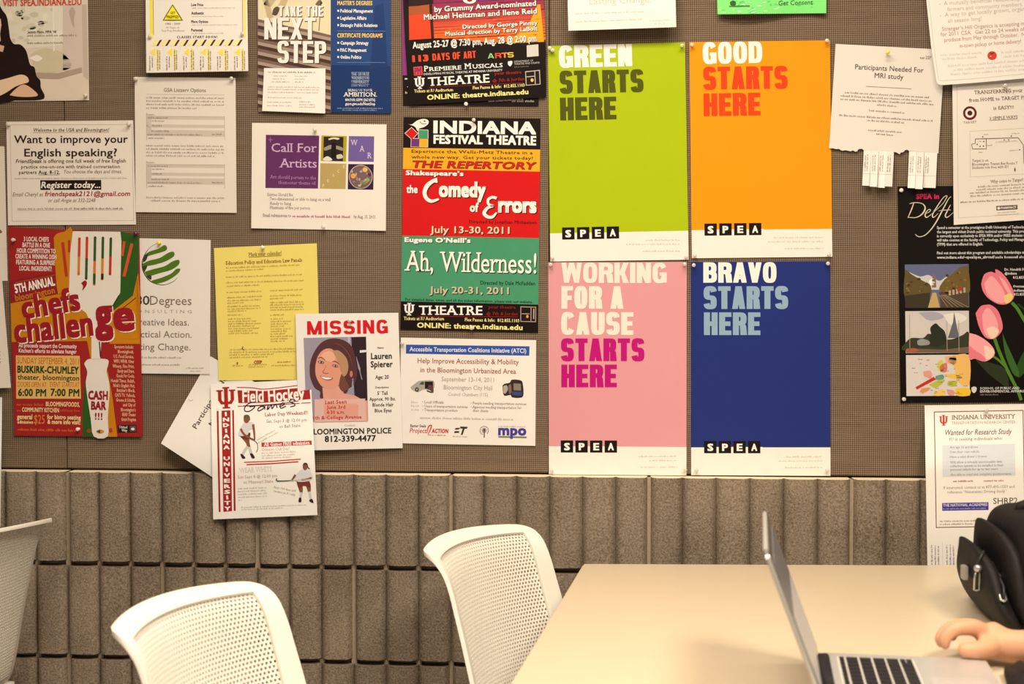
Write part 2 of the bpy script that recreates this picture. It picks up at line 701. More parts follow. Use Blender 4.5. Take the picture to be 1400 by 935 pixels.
PW = X_SEAM2 - X_SEAM1
panel('brown woven tackboard panel left of the seam under the chefs poster', X_SEAM1 - PW * 1.4, X_SEAM1)
panel('widest brown woven tackboard panel, between the two thin seams', X_SEAM1, X_SEAM2)
panel('brown woven tackboard panel behind the four bright posters', X_SEAM2, X_SEAM2 + PW * 1.5)

# wall behind and above the panels
bm = bmesh.new()
bmesh.ops.create_cube(bm, size=1)
for v in bm.verts:
    v.co = Vector((v.co.x * 8, .09 + v.co.y * .1, 1.4 + v.co.z * 2.8))
o = bm_obj('wall_back', bm, [mat(C(170, 145, 115), .9, 'wall_paint')])
o['kind'] = 'structure'

# fluted block wainscot: courses of half-round ribs
COURSE = on_wall(690, 651.5, .038).z - on_wall(690, 781.5, .03).z
FL = (on_wall(1165, 700, .03).x - on_wall(616, 700, .03).x) / 12
X_JOINT = on_wall(1165, 700, .03).x
vsb, fsb, ib = [], [], []
NS = 12


def fl_prof(s):
    return -.017 * (1 - abs(2 * s - 1) ** 5.0) ** .7


x_start, n_fl = X_JOINT - 42 * FL, 72
for c in range(6):
    zt = Z_LEDGE - c * COURSE
    zb = max(0.0, zt - COURSE + .0095)
    if zt <= 0.02:
        break
    ztop = zt if c == 0 else zt - .0015
    for k in range(n_fl):
        x0 = x_start + k * FL
        joint = ((k - 42) % 6 == (0 if c % 2 == 0 else 3))
        jr = ((k + 1 - 42) % 6 == (0 if c % 2 == 0 else 3))
        a = x0 + (.0035 if joint else 0.0)
        b_ = x0 + FL - (.0035 if jr else 0.0)
        sh = .0012 * rnd.uniform(-1, 1)
        n = len(vsb)
        for i in range(NS + 1):
            s = i / NS
            x = a + (b_ - a) * s
            d = fl_prof(s)
            jag = rnd.uniform(0, .0014)
            y = BLOCK_Y + .017 + d + sh * math.sin(math.pi * s)
            vsb += [(x, y, ztop), (x, y, zb + jag), (x, BLOCK_Y + .05, ztop), (x, BLOCK_Y + .05, zb + jag), (x, y, ztop), (x, y, zb + jag)]
        for i in range(NS):
            q = n + 6 * i
            fsb += [(q, q + 1, q + 7, q + 6), (q + 2, q + 4, q + 10, q + 8), (q + 5, q + 3, q + 9, q + 11)]
            ib += [0, 1 if c == 0 else 0, 0]
wb = mesh_obj('wall_lower', vsb, fsb, [M_CON, mat(C(228, 200, 158), .95, 'lit_ledge_mortar', vary=.1, scale=150)], ib)  # ledge top coloured paler than the blocks to show light falling on it
wb['kind'] = 'structure'
for p in wb.data.polygons:
    p.use_smooth = abs(p.normal.z) < .5
# mortar: a bed deep behind the ribs and a flush strip in every groove
bm = bmesh.new()


def mort(x0, x1, y0, y1, z0, z1):
    g = bmesh.ops.create_cube(bm, size=1)
    for v in g['verts']:
        v.co = Vector(((x0 + x1) / 2 + v.co.x * (x1 - x0), (y0 + y1) / 2 + v.co.y * (y1 - y0), (z0 + z1) / 2 + v.co.z * (z1 - z0)))


mort(x_start, x_start + n_fl * FL, BLOCK_Y + .034, BLOCK_Y + .07, 0, Z_LEDGE - .002)
for k in range(n_fl + 1):
    mort(x_start + k * FL - .0055, x_start + k * FL + .0055, BLOCK_Y + .0172 + .0006 * (k % 3), BLOCK_Y + .05, 0, Z_LEDGE - .0025)
o = bm_obj('wall_mortar', bm, [M_MORTAR])
o['kind'] = 'structure'

bm = bmesh.new()
bmesh.ops.create_grid(bm, x_segments=1, y_segments=1, size=4)
o = bm_obj('floor', bm, [mat(C(120, 100, 82), .9, 'carpet', vary=.25, scale=200, bump=.6)])
o.location = (0, -3.9, 0)
o['kind'] = 'structure'
bm = bmesh.new()
bmesh.ops.create_grid(bm, x_segments=1, y_segments=1, size=4)
o = bm_obj('ceiling', bm, [mat((.8, .78, .74), .9, 'ceiling_paint')])
o.location = (0, -3.9, 2.8)
o['kind'] = 'structure'

# ------------------------------------------------------------------ posters and notices
RED, DRED = C(196, 32, 30), C(150, 30, 26)
CREAM = C(238, 220, 196)
YEL = C(240, 218, 120)

# woman portrait poster, upper left corner
S = Sheet('poster', 'portrait poster of a woman in black with crossed arms, top left', 'poster', ((-70, -150), (118, -150), (122, 137), (-66, 140)), C(222, 198, 170), .002, b=-.012, rough=.4)
S.part('photo_print')
S.poly([(-60, 8), (86, 8), (86, 62), (40, 66), (-60, 60)], C(226, 210, 182), 1)
for i in range(26):
    x, y = rnd.uniform(12, 80), rnd.uniform(12, 60)
    S.ell(x, y, rnd.uniform(3, 8), rnd.uniform(2, 6), rnd.choice([C(232, 218, 190), C(214, 196, 164), C(222, 206, 170), C(206, 190, 160)]), 2, n=9)
S.poly([(86, 6), (118, 6), (121, 100), (86, 96)], C(210, 186, 164), 2)
S.poly([(112, 6), (118.5, 6), (121, 110), (114, 104)], C(198, 172, 148), 3)
S.rect(72, 8, 1.6, 62, C(240, 228, 206), 3)
S.poly([(94, 16), (97, 10), (100, 10), (103, 16), (101, 26), (102, 38), (99, 34), (97, 27)], C(184, 160, 138), 4)
S.blob([(42, 74), (60, 66), (85, 72), (98, 90), (80, 98), (50, 98)], C(206, 186, 148), 2)
S.blob([(40, 80), (50, 75), (58, 80), (50, 84)], C(240, 226, 196), 3)
S.poly([(44, 99), (79, 100), (112, 92), (112, 99), (80, 108), (52, 107)], C(176, 148, 122), 3)
S.poly([(50, 112), (80, 108), (121, 101), (122, 134), (50, 137)], C(220, 194, 166), 2)
S.part('figure', 'woman in a black blouse with long dark hair and folded arms')
S.blob([(-40, -20), (-10, -10), (2, 12), (9, 22), (12, 38), (14, 52), (19, 60), (28, 61), (36, 70), (41, 88), (47, 92), (50, 104), (55, 110), (56, 120), (61, 131), (55, 136.5), (20, 137.5), (-60, 137.5)], C(34, 18, 14), 4)
S.poly([(-8, 22), (1, 26), (2, 34), (0, 46), (1, 56), (-8, 60)], C(222, 178, 146), 5)
S.poly([(-5, 60), (6, 63), (4, 71), (-5, 69)], C(214, 164, 130), 5)
S.blob([(-10, 112), (10, 107), (28, 102), (37, 105), (39, 112), (30, 115), (20, 119), (4, 129), (-10, 132)], C(232, 190, 152), 6)
S.blob([(13, 130), (22, 121), (32, 115.5), (42, 120), (52, 130), (40, 132.5), (24, 132)], C(222, 172, 134), 5)
S.part('headline').text('VISIT SPEA.INDIANA.EDU', 4, 8.6, 111.5, 9, C(206, 62, 40), .018, layer=5, y1=6.6)
S.part('caption').text('Jessica Mann, MPA \u201908', 37.5, 45.5, 77, 3.6, C(110, 84, 66), .02, layer=5)
S.fine(37.5, 50, 106, 2.6, C(150, 126, 104), 5)
S.fine(37.5, 60, 88, 2.6, C(150, 126, 104), 5)
S.done()

# hazard stripe flyer
S = Sheet('flyer', 'white flyer with a yellow warning triangle and diagonal hazard stripes', 'flyer', ((198, -130), (336, -131), (339.5, 97), (200, 99.5)), PAPER, .004, lambda s, t, x, y: .014 * ease(t * 1.6 - .6), b=-.005)
YW = C(246, 214, 60)
S.part('border')
S.rect(203, -120, 4.2, 172, YW, 1)
S.rect(207.6, -120, .7, 168, GREY, 2)
S.rect(331, -120, 3.6, 172, C(240, 212, 110), 1)
S.rect(329.6, -120, .7, 168, GREY, 2)
for i in range(10):
    x = 213.4 + i * 12.25
    yy = -.05 * (i - 5) * .9
    S.poly([(x, 62.6 + yy), (x + 3, 62.6 + yy), (x + 8.3, 54.2 + yy), (x + 5.3, 54.2 + yy)], C(92, 34, 22), 2)
    S.poly([(x - 6, 62.6 + yy), (x - 1.6, 62.6 + yy), (x + 3.7, 54.2 + yy), (x - .7, 54.2 + yy)], C(246, 222, 120), 2)
S.part('warning_sign', 'yellow triangle reading GET PREPPED')
S.blob([(236, 6), (237.5, 8), (249, 26), (247.5, 28.2), (225, 28.2), (223.5, 26), (234.5, 8)], C(110, 90, 30), 2, 2)
S.blob([(236, 8), (237, 9.5), (247, 25.7), (246.3, 26.8), (226, 26.8), (225.3, 25.7), (235, 9.5)], C(248, 222, 40), 3, 2)
S.text('GET', 232.6, 19.4, 239.8, 3.6, BLK, .01, layer=4)
S.text('PREPPED', 228, 25.3, 244.6, 4, BLK, .02, layer=4)
S.part('body_text').text('1980 - 2009', 226, 34, 246.5, 3, GREY, .01)
S.text('30 Years of', 227, 39, 245, 2.6, GREY)
S.text('Test Prep Excellence', 220.5, 43.2, 252, 2.6, GREY)
for s, y, x1, gx in (('Low Price', 8.3, 278, 322), ('Authentic', 19.8, 278.6, 306), ('More Options', 31.4, 284.6, 325), ('Personal', 43, 277, 306)):
    S.text(s, 261.5, y, x1, 3.8, C(60, 36, 24), .035)
    S.fine(262, y + 3.4, gx, 1.6, LGREY)
S.text('CLASSES START SOON!', 241.6, 52.3, 297.2, 3.2, C(50, 28, 20), .03, space=1.25)
for i in range(6):
    x = 204.6 + i * 23.2
    S.part('tear_strip', None, True)
    S.poly([(x, 71.5), (x + 7.4, 66), (x + 7.4, 76.5)], C(244, 214, 60), 2)
    S.rect(x + 9.6, 67, 2.5, 28.5, C(246, 212, 50), 2, 1)
    for gx, y0 in ((1, 96), (4.4, 92), (11.8, 96), (14.4, 95)):
        S.fine(x + gx, y0, x + gx - .2, 1.7, C(130, 104, 86), 3, y1=76 if gx < 9 else 68)
    if i:
        S.rect(x - 5, 64, .5, 33, C(214, 200, 180), 1, 1)
S.done()

# listserv sheet
S = Sheet('notice', 'cream notice with two grey form boxes, under the hazard stripe flyer', 'notice', ((184, 105), (322, 106.5), (323.5, 291), (185.5, 290)), C(226, 206, 184), .003, lambda s, t, x, y: .003 * math.sin(3 * t) * s)
S.part('headline').text('GSA Listserv Options', 224, 125.3, 281.5, 5, C(104, 84, 70), .004)
S.part('body_text')
S.rect(200, 128.6, 107, .5, LGREY)
for y, x1 in ((134.5, 307), (139, 307), (143.7, 307), (148.5, 270), (200, 307), (204.6, 307), (209.3, 307), (213.8, 295), (271, 307), (275.3, 302)):
    S.fine(200 if y < 275 else 206, y, x1, 2.5, C(150, 128, 110))
for y in (157.5, 223):
    S.text('Example:', 200, y, 211, 2.6, C(150, 128, 110))
for y in (158.5, 224.3):
    S.part('form_box', None, True)
    BAND = C(204, 182, 160)
    for dy, h in ((0, 4.3), (11.5, 4), (19, 8.2)):
        S.rect(200, y + dy, 107, h, BAND)
    S.rect(200, y + 4.3, 7, 15, BAND)
    S.rect(200, y, 107, .5, LGREY, 2)
    S.rect(200, y, .6, 33, LGREY, 2)
    S.rect(306.6, y, .6, 33, LGREY, 2)
    for dy, a, b_ in ((3.4, 202, 230), (7.6, 208, 226), (14, 208, 222), (21.6, 207, 232), (26, 202, 277), (31, 203, 226), (26, 290, 305)):
        S.fine(a, y + dy, b_, 2, C(140, 118, 100), 3)
S.done()

# sheets cut by the left edge of the frame
E1 = Sheet('notice', 'plain white sheet at the left edge beside the English speaking flyer', 'notice', ((-100, 198), (6, 200), (10.5, 384), (-96, 386)), C(222, 200, 176), .001)
E1.part('mark').blob([(-4, 310), (1.6, 315), (2.5, 318), (-4, 319)], C(120, 90, 60))
E1.done()
E2 = Sheet('notice', 'white sheet hanging askew left of the chefs poster', 'notice', ((-104, 386), (3, 383), (15, 530), (-90, 533)), C(220, 200, 178), .0015, lambda s, t, x, y: .012 * t)
E2.part('body_text')
for y in (482, 487, 492, 497):
    E2.fine(-20, y, 1.8, 2.5, GREY)
E2.done()
E3 = Sheet('notice', 'white sheet hanging below the tilted one and over the block ledge, far left', 'notice', ((-100, 543), (3, 543), (0.5, 720), (-103, 722)), C(224, 212, 198), .003, lambda s, t, x, y: .043 * ease((y - 548) / 92), b=0)
E3.done()

# English speaking flyer
S = Sheet('flyer', 'white landscape flyer asking Want to improve your English speaking?', 'flyer', ((8.5, 166.5), (182, 164.5), (186, 307), (11, 308)), C(228, 208, 186), .002, b=-.004, a=.02)
B1, G1 = C(48, 26, 20), C(112, 88, 72)
S.part('border').frame(13.5, 170.5, 167, 132, .5, C(176, 152, 130))
S.part('headline')
S.text('Want to improve your', 19.2, 195.6, 174.8, 10.3, B1, .016)
S.text('English speaking?', 33.2, 213.8, 160, 10.3, B1, .016)
S.part('body_text')
S.text('Welcome to the USA and Bloomington!', 45, 180, 148.6, 4.8, C(92, 62, 48), .014, .2)
S.rect(45, 181, 104, .5, C(120, 92, 74))
S.text('FriendSpeak', 21.5, 222.8, 57, 5, C(70, 46, 36), .014, .2)
S.text('is offering one full week of free English', 59.5, 222.6, 172, 5, C(92, 68, 54), .01)
S.text('practice one-on-one with trained conversation', 29, 230.3, 164, 4.8, C(92, 68, 54), .01)
S.text('partners', 26, 237.8, 50, 4.8, C(80, 56, 44), .014)
S.text('Aug. 8-12.', 52.5, 237.8, 82, 4.8, C(60, 38, 30), .016)
S.rect(52.5, 238.8, 29, .5, C(80, 56, 44))
S.text('You choose the days and times.', 86.5, 237, 166.5, 5, G1, 0, .2)
S.fine(20, 244.8, 174, 1.7, C(160, 136, 116))
S.text('Email Cheryl at', 17.3, 268.4, 58.6, 5.2, G1, 0, .2)
S.text('friendspeak2121@gmail.com', 61, 268.2, 177.5, 6.4, C(150, 20, 32), .018, .15)
S.text('or call Angie at 332-2248', 65.5, 276.4, 130, 5, G1, 0, .2)
S.fine(24, 286.6, 100, 2.6, C(150, 124, 106))
S.fine(101, 286.4, 169.5, 2.6, C(110, 84, 68))
S.rect(24, 287.4, 146, .4, C(170, 146, 126))
S.part('register_box', 'black bar with white italic lettering')
S.rect(55, 246.3, 83.3, 13.4, C(26, 12, 8))
S.text('Register today...', 56.2, 257, 137, 8.4, WHITE_INK, .02, .16)
S.done()

# next step poster
S = Sheet('poster', 'poster with stair photo reading TAKE THE NEXT STEP beside a navy column', 'poster', ((350.5, -60), (533.5, -60), (534.5, 155), (353, 153)), C(120, 94, 78), .003, b=.004, rough=.35)
S.part('photo_print', 'photo of stone steps')
S.poly([(352, -58), (452, -58), (452, 48), (424, 41), (395, 36), (353, 26)], C(226, 204, 162), 1)
for p in ([(354, -20), (360, -20), (374, 24), (366, 26)], [(376, -20), (392, -20), (370, 10), (360, 6)], [(394, -20), (402, -20), (388, 14), (378, 12)]):
    S.poly(p, C(196, 168, 122), 2)
S.blob([(372, 20), (374, 12), (379, 9), (382, 13), (378, 21)], C(92, 70, 58), 3)
S.stroke([(436, -5), (439, 2), (436, 42)], 1.2, C(130, 104, 80), 3, False)
S.blob([(431, 6), (436, 0), (441, 4), (436, 8)], C(120, 96, 76), 3)
for i in range(9):
    y = 30 + i * 13.4
    def step(p, q, c_):
        n_ = 12
        S._add([(352.5 + 99.5 * k / n_, min(153, (p, q)[j] + y + 21.4 * k / n_)) for k in range(n_ + 1) for j in (0, 1)], [(2 * k, 2 * k + 1, 2 * k + 3, 2 * k + 2) for k in range(n_)], c_, 2)
    step(0, 4.5, C(168, 142, 122))
    step(4.5, 9, C(76, 52, 42))
S.part('headline')
for d, c_, l in ((1.0, C(60, 40, 34), 4), (0, C(246, 236, 222), 5)):
    S.heavy('TAKE THE', 381 + d, 22.3 + d, 441.5 + d, 14.5, c_, .2, .16, .12, l)
    S.heavy('NEXT', 361.3 + d, 53.8 + d, 431.5 + d, 29.5, c_, .19, .14, .07, l)
    S.heavy('STEP', 379.2 + d, 86 + d, 446 + d, 30, c_, .19, .14, .07, l)
S.part('side_panel', 'navy column listing degrees')
NAVY = C(38, 66, 112)
S.quad(((452.5, -60), (533.5, -60), (534.3, 90), (452.5, 89)), NAVY, 3)
S.quad(((452.5, 89), (534.3, 90), (534.5, 155), (452.5, 154)), C(28, 50, 92), 3)
S.poly([(512, 8), (524, 4), (527, 40), (530, 92), (506, 94), (510, 50)], C(30, 54, 98), 4)
GOLD = C(238, 190, 80)
S.text('MASTER\u2019S DEGREES', 461.2, 6.8, 509, 5.4, GOLD, .028, layer=5)
S.text('CERTIFICATE PROGRAMS', 461, 51, 523, 5.4, GOLD, .028, layer=5)
for s, y, x1 in (('Political Management', 17, 509.8), ('Legislative Affairs', 26.8, 501), ('Strategic Public Relations', 36.6, 516), ('Campaign Strategy', 60.8, 503.8), ('PAC Management', 70.6, 501), ('Online Politics', 80.2, 494)):
    S.rect(461.2, y - 3.6, 2.4, 2.6, WHITE_INK, 5, 1)
    S.text(s, 465.3, y, x1, 4.6, C(236, 226, 214), .03, layer=5)
S.rect(461, 42, 66, .5, C(120, 134, 160), 5)
S.rect(461, 85, 66, .5, C(120, 134, 160), 5)
for s, y in (('THE GEORGE', 103.2), ('WASHINGTON', 108.4), ('UNIVERSITY', 113.6)):
    S.text(s, 480.4, y, 504.6, 3.6, C(190, 190, 196), 0, slab=True, layer=5)
for y in (98.6, 104.6, 109.8, 115):
    S.rect(480.4, y, 24.4, .5, C(150, 158, 176), 5, 1)
S.fine(480.4, 118, 504.6, 2, C(150, 158, 176), 5)
S.text('BRING US YOUR', 475.5, 125, 509.5, 3.4, C(226, 216, 206), 0, slab=True, layer=5)
S.text('AMBITION.', 469.4, 131.8, 515.4, 5.6, C(240, 230, 218), .006, slab=True, layer=5)
S.text('800.FOR.GSPM (367.4776)', 472, 138.2, 513, 3.6, WHITE_INK, .02, layer=5)
S.text('gspm.gwu.edu/NextStep', 472, 143.6, 513, 3.8, WHITE_INK, .02, layer=5)
S.fine(461, 148.6, 524, 1.6, C(150, 158, 176), 5)
S.fine(468, 151.2, 516, 1.6, C(150, 158, 176), 5)
S.done()
S = Sheet('reply_card_pad', 'white reply card pad stuck on the stair photo poster', 'card pad', ((361, 93), (445, 93.4), (444.6, 155), (358.4, 151.6)), C(240, 226, 204), .0075, b=.012)
S.part('body_text')
S.fine(366.5, 99.4, 432, 2.4, C(150, 128, 106))
for y, a, b_ in ((104.5, 374, 393), (108.5, 373, 390), (112.5, 371, 396), (104.8, 403, 422), (108.8, 403, 419), (112.8, 403, 416), (119.5, 366, 438), (122.7, 366, 438), (126.8, 366, 404), (127.2, 406, 436), (134, 366, 414), (140.2, 365, 400), (145, 365, 400), (139.8, 409, 426), (143.6, 409, 431), (147, 409, 432)):
    S.fine(a, y, b_, 1.8, C(182, 162, 140))
S.done()

# theatre posters
def theatre_foot(S, L, tx, ty, fr):
    pass


S = Sheet('poster', 'purple and black theatre poster mostly hidden behind the sunset theatre poster', 'poster', ((547, -150), (735, -150), (736.5, 145), (551, 144)), C(24, 12, 10), .002, rough=.35)
S.part('photo_print', 'purple print').quad(((547.6, -140), (735, -140), (736, 103), (550, 103)), C(136, 52, 112))
S.part('body_text').text('THEATRE', 553.5, 119, 640, 12, C(220, 206, 190), .01, slab=True)
S.fine(554, 128, 600, 3, C(200, 180, 120))
S.fine(700, 139.5, 732, 3, C(150, 140, 130))
S.done()
S = Sheet('poster', 'tilted sunset theatre poster for August 25-27, at the top', 'poster', ((543, -156), (728, -166), (746.5, 133), (559.5, 144)), C(24, 12, 10), .0045, b=-.0575, a=.054, rough=.35)
S.part('photo_print', 'orange and purple sunset print')
def sky(y):
    q = ease((y + 20) / 75)
    return C(120 + 116 * q, 42 + 62 * q * q, 84 - 46 * q)
for i in range(17):
    y = -140 + i * 4 if i < 2 else -10 + i * 4.1
    S.rect(555 + y * .05, y + 4, 188, 5.4 if i > 1 else 130, sky(y), 1, 2)
S.poly([(735, 6), (738.6, 6), (744, 58.5), (720, 59.5), (690, 60.5), (722, 36)], C(236, 152, 30), 2)
for i in range(34):
    x, y = rnd.uniform(600, 738), rnd.uniform(6, 58)
    S.poly([(x, y), (x + rnd.uniform(6, 14), y - .8), (x + 6, y + 1)], sky(y + rnd.choice((-14, 14))), 2)
S.poly([(557, 9), (590, 6), (594, 52), (559, 55)], C(222, 66, 32), 2)
S.poly([(557, 9), (590, 6), (590.6, 18), (557.4, 21)], C(168, 80, 40), 3)
S.poly([(543.5, -150), (556, -150), (559.5, 50), (559, 62), (554, 60), (551, 0)], C(22, 12, 10), 3)
S.poly([(551, -10), (592, -12), (592.5, 5), (572, 8), (557, 9)], C(40, 20, 20), 3)
S.poly([(586, -6), (590, -6), (593.5, 52), (589.5, 53)], C(60, 26, 20), 3)
S.poly([(553.5, 55), (600, 52), (690, 60), (746, 57), (746.5, 133), (559.5, 144)], C(20, 10, 8), 4)
S.part('headline')
WI = C(250, 238, 224)
def shadowed(S, s, x0, y0, x1, h, c_, **k):
    y1 = k.pop('y1', None)
    for d, cc, l in ((.7, C(40, 14, 12), 5), (0, c_, 6)):
        S.text(s, x0 + d, y0 + d, x1 + d, h, cc, layer=l, y1=None if y1 is None else y1 + d, **k)
S.ell(642, 0, 9, 5, WI, 5)
S.ell(642, -1, 4, 3.4, C(150, 20, 30), 6)
S.poly([(655, -2), (733, -7), (733, -3), (655, 1.4)], C(120, 50, 130), 5)
shadowed(S, 'by Grammy Award-nominated', 594, 16.4, 733, 7, WI, bold=.022, y1=7.6)
shadowed(S, 'Michael Heitzman and Ilene Reid', 579.6, 27, 734, 7, WI, bold=.022, y1=18.3)
shadowed(S, 'Directed by George Pinney', 632.6, 39.6, 735, 5.6, WI, bold=.022, y1=33.7)
shadowed(S, 'Musical direction by Terry LaBolt', 609, 49, 735, 5.6, WI, bold=.022, y1=41.6)
shadowed(S, 'August 25-27 @ 7:30 pm, Aug. 28 @ 2:00 pm', 564.4, 66.2, 733.4, 8.6, WI, bold=.024, y1=56.4)
OR = C(232, 76, 44)
S.text('113', 564, 84.4, 586, 8, OR, .06, layer=6, y1=83)
S.heavy('DAYS OF ART', 591.5, 83, 651, 9.6, OR, .2, .15, .1, 6, y1=79)
for s, x, y, c_ in (('A', 667, 80, C(140, 190, 110)), ('R', 677, 79.6, C(216, 70, 40)), ('T', 686, 79.1, C(226, 130, 50)), ('S', 694, 78.6, C(216, 180, 60))):
    S.heavy(s, x, y, x + 8.6, 7, c_, .3, .2, .1, 6)
S.part('sponsor_block', 'white and yellow credits on black')
S.poly([(720, 62), (736, 60.5), (736.4, 76.6), (720.4, 78)], C(206, 190, 172), 5)
S.poly([(565, 91.5), (577, 90.5), (578, 102.5), (566, 103.5)], C(212, 70, 50), 5)
S.text('PM', 566.5, 102, 576.5, 9, C(120, 40, 90), .03, slab=True, layer=6)
S.text('P', 579.4, 97.6, 585.6, 7.4, WI, .012, slab=True, layer=6)
S.text('REMIERE', 586.4, 97.3, 631, 5.4, WI, .012, slab=True, layer=6, y1=94.8)
S.text('M', 635, 94.4, 644.6, 7.4, WI, .012, slab=True, layer=6)
S.text('USICALS', 645.6, 93.7, 687.4, 5.4, WI, .012, slab=True, layer=6, y1=91.6)
S.text('DEVELOPING MUSICAL THEATRE AT INDIANA UNIVERSITY', 579.4, 102.8, 687, 2.9, C(220, 206, 190), .01, layer=6, y1=97.2)
S.blob([(694.4, 84), (700, 83.4), (700, 87.4), (697.4, 90.6), (694.6, 88)], C(230, 216, 200), 5)
S.text('DEPARTMENT OF', 703, 85.6, 729, 2.6, C(190, 176, 160), 0, layer=5)
S.text('THEATRE AND DRAMA', 703, 88.8, 738, 2.6, C(190, 176, 160), 0, layer=5)
S.fine(703, 92.4, 724, 1.6, C(120, 104, 92), 5)
S.trident(566, 105, 14.5, 17, C(240, 226, 210), 6)
S.text('THEATRE', 585.5, 117.3, 669.5, 11.2, C(244, 230, 214), .016, slab=True, layer=6, y1=112.5)
S.text('your theatre', 676, 102.4, 713, 4.2, C(170, 26, 34), .012, layer=6, y1=100.4)
S.text('@ 7th & Jordan', 673, 112.4, 717, 4.2, C(160, 24, 30), .012, layer=6, y1=109.6)
S.stroke([(586, 119.4), (717, 113.2)], .7, C(140, 24, 30), 6, False)
S.poly([(718, 97.6), (738, 95.6), (739, 115.4), (719, 117)], C(196, 180, 160), 5)
S.poly([(719, 98.6), (737, 96.7), (738, 114.6), (720, 116)], C(34, 18, 14), 6)
S.poly([(719.4, 104.6), (731, 103.6), (731, 104.6), (719.4, 105.6)], C(196, 180, 160), 7)
S.poly([(730.6, 97.4), (731.6, 97.4), (732.4, 115), (731.4, 115)], C(196, 180, 160), 7)
S.ell(727.5, 109.5, 2, 2.4, C(236, 180, 110), 7)
Y2 = C(238, 216, 130)
S.text('Tickets at IU Auditorium', 566.3, 126.7, 619.5, 4.2, Y2, .016, layer=6, y1=124.6)
S.text('Flex Passes & Info:  812.855.1103', 646.5, 122.2, 717.4, 4.2, Y2, .016, layer=6, y1=118.4)
S.text('ONLINE: theatre.indiana.edu', 584.2, 136.4, 722.5, 6.4, Y2, .03, layer=6, y1=128.4)
S.fine(668, 139.5, 716, 2, C(120, 100, 90), 6)
S.done()

S = Sheet('poster', 'theatre festival poster in black, gold, red and green bands', 'poster', ((552, 160), (739, 162), (735.5, 455), (547.5, 450.5)), C(24, 12, 10), .002, b=.0115, a=-.0135, rough=.38)
def eL(y):
    return 552 - 4.5 * (y - 160) / 290.5
def eR(y):
    return 739 - 3.5 * (y - 162) / 293
def band(yl0, yr0, yl1, yr1, c_, l=1):
    S.quad(((eL(yl0), yl0), (eR(yr0), yr0), (eR(yr1), yr1), (eL(yl1), yl1)), c_, l, 4, 6)
S.part('colour_bands', 'gold, red and green bands')
band(202, 204.5, 231, 234.6, C(226, 158, 34))
band(231, 234.6, 322, 325.5, C(204, 22, 22))
band(322, 325.5, 411.8, 416.4, C(70, 138, 96))
S.part('logo', 'white masks over a ring of coloured squares')
for p, c_ in (([(562.6, 174.5), (571, 182.4), (563.2, 190.4), (554, 182.2)], C(200, 24, 26)), ([(572.4, 177.6), (585, 178), (585, 189.6), (572.4, 189.4)], C(70, 140, 96)), ([(562.4, 189.4), (573.4, 189.6), (573, 200.6), (562, 200.4)], C(110, 50, 100)), ([(573.4, 189.6), (584.8, 189.8), (584.6, 200.8), (573.2, 200.6)], C(228, 160, 36))):
    cx, cy = sum(q[0] for q in p) / 4, sum(q[1] for q in p) / 4
    S.poly([(cx + (x - cx) * 1.1, cy + (y - cy) * 1.1) for x, y in p], CREAM, 1)
    S.poly(p, c_, 2)
S.blob([(557.5, 169.5), (563, 170), (570, 165), (578, 162.6), (585, 164), (585.6, 169), (580, 173.5), (573.5, 175.5), (571, 179), (567, 173)], CREAM, 3)
S.ell(580.5, 165.6, 1.5, .8, C(40, 20, 16), 4)
S.stroke([(574, 166), (577, 169), (583, 169)], .8, C(60, 34, 26), 4)
S.part('headline')
S.text('INDIANA', 592.4, 181.5, 733, 16, C(244, 230, 212), .04, layer=2, y1=183.2)
S.text('FESTIVAL', 592.6, 195.9, 660, 11, C(240, 226, 208), .045, y1=196.8)
S.text('THEATRE', 664.4, 196.8, 733, 11.6, C(240, 226, 208), .045, y1=198.2)
DK = C(74, 42, 14)
S.text('Experience the Wells-Metz Theatre in a', 562.6, 208.8, 728.4, 4.4, DK, .012, y1=211)
S.text('whole new way. Get your tickets today!', 562.6, 216.6, 728.4, 4.4, DK, .012, y1=218.4)
S.text('THE REPERTORY', 562.2, 229.4, 731.6, 9.2, C(90, 60, 30), .03, .28, layer=2, y1=231.8)
S.text('THE REPERTORY', 561.4, 228.7, 731, 9.2, C(190, 28, 26), .03, .28, layer=3, y1=231)
def sh(s, x0, y0, x1, h, c_, d=.8, dark=(60, 10, 8), **k):
    y1 = k.pop('y1')
    S.text(s, x0 + d, y0 + d, x1 + d, h, C(*dark), layer=2, y1=y1 + d, **k)
    S.text(s, x0, y0, x1, h, c_, layer=3, y1=y1, **k)
WC = C(246, 232, 212)
sh('Shakespeare\u2019s', 554.6, 239, 633.6, 6, WC, bold=.04, y1=240.4)
sh('the', 555.6, 263.4, 571, 10, WC, bold=.04, y1=263.6)
sh('omedy', 600, 268, 664, 19.5, WC, 1.2, bold=.05, y1=269)
sh('of', 642.2, 289, 654.4, 11.5, WC, bold=.04, y1=289.2)
sh('rrors', 681, 289.4, 733.4, 20, WC, 1.2, bold=.055, y1=290)
for d, c_, l in ((1.2, C(60, 10, 8), 2), (0, WC, 3)):
    S.stroke([(598 + d, 246.5 + d), (592 + d, 247.5 + d), (584 + d, 254 + d), (580.5 + d, 263 + d), (583 + d, 271 + d), (590 + d, 275 + d), (600 + d, 272 + d)], [7, 5, 6, 5.5, 5, 4.5, 2.5], c_, l)
    S.stroke([(679 + d, 271 + d), (673 + d, 269.6 + d), (667.5 + d, 273 + d), (668 + d, 279 + d), (675 + d, 281.6 + d)], [4, 3.6, 3.8, 3.6, 3], c_, l)
    S.stroke([(675 + d, 281.6 + d), (667 + d, 284 + d), (662 + d, 291 + d), (666 + d, 296 + d), (673 + d, 296.6 + d), (679 + d, 290.5 + d)], [3, 4, 5, 4.4, 4, 2], c_, l)
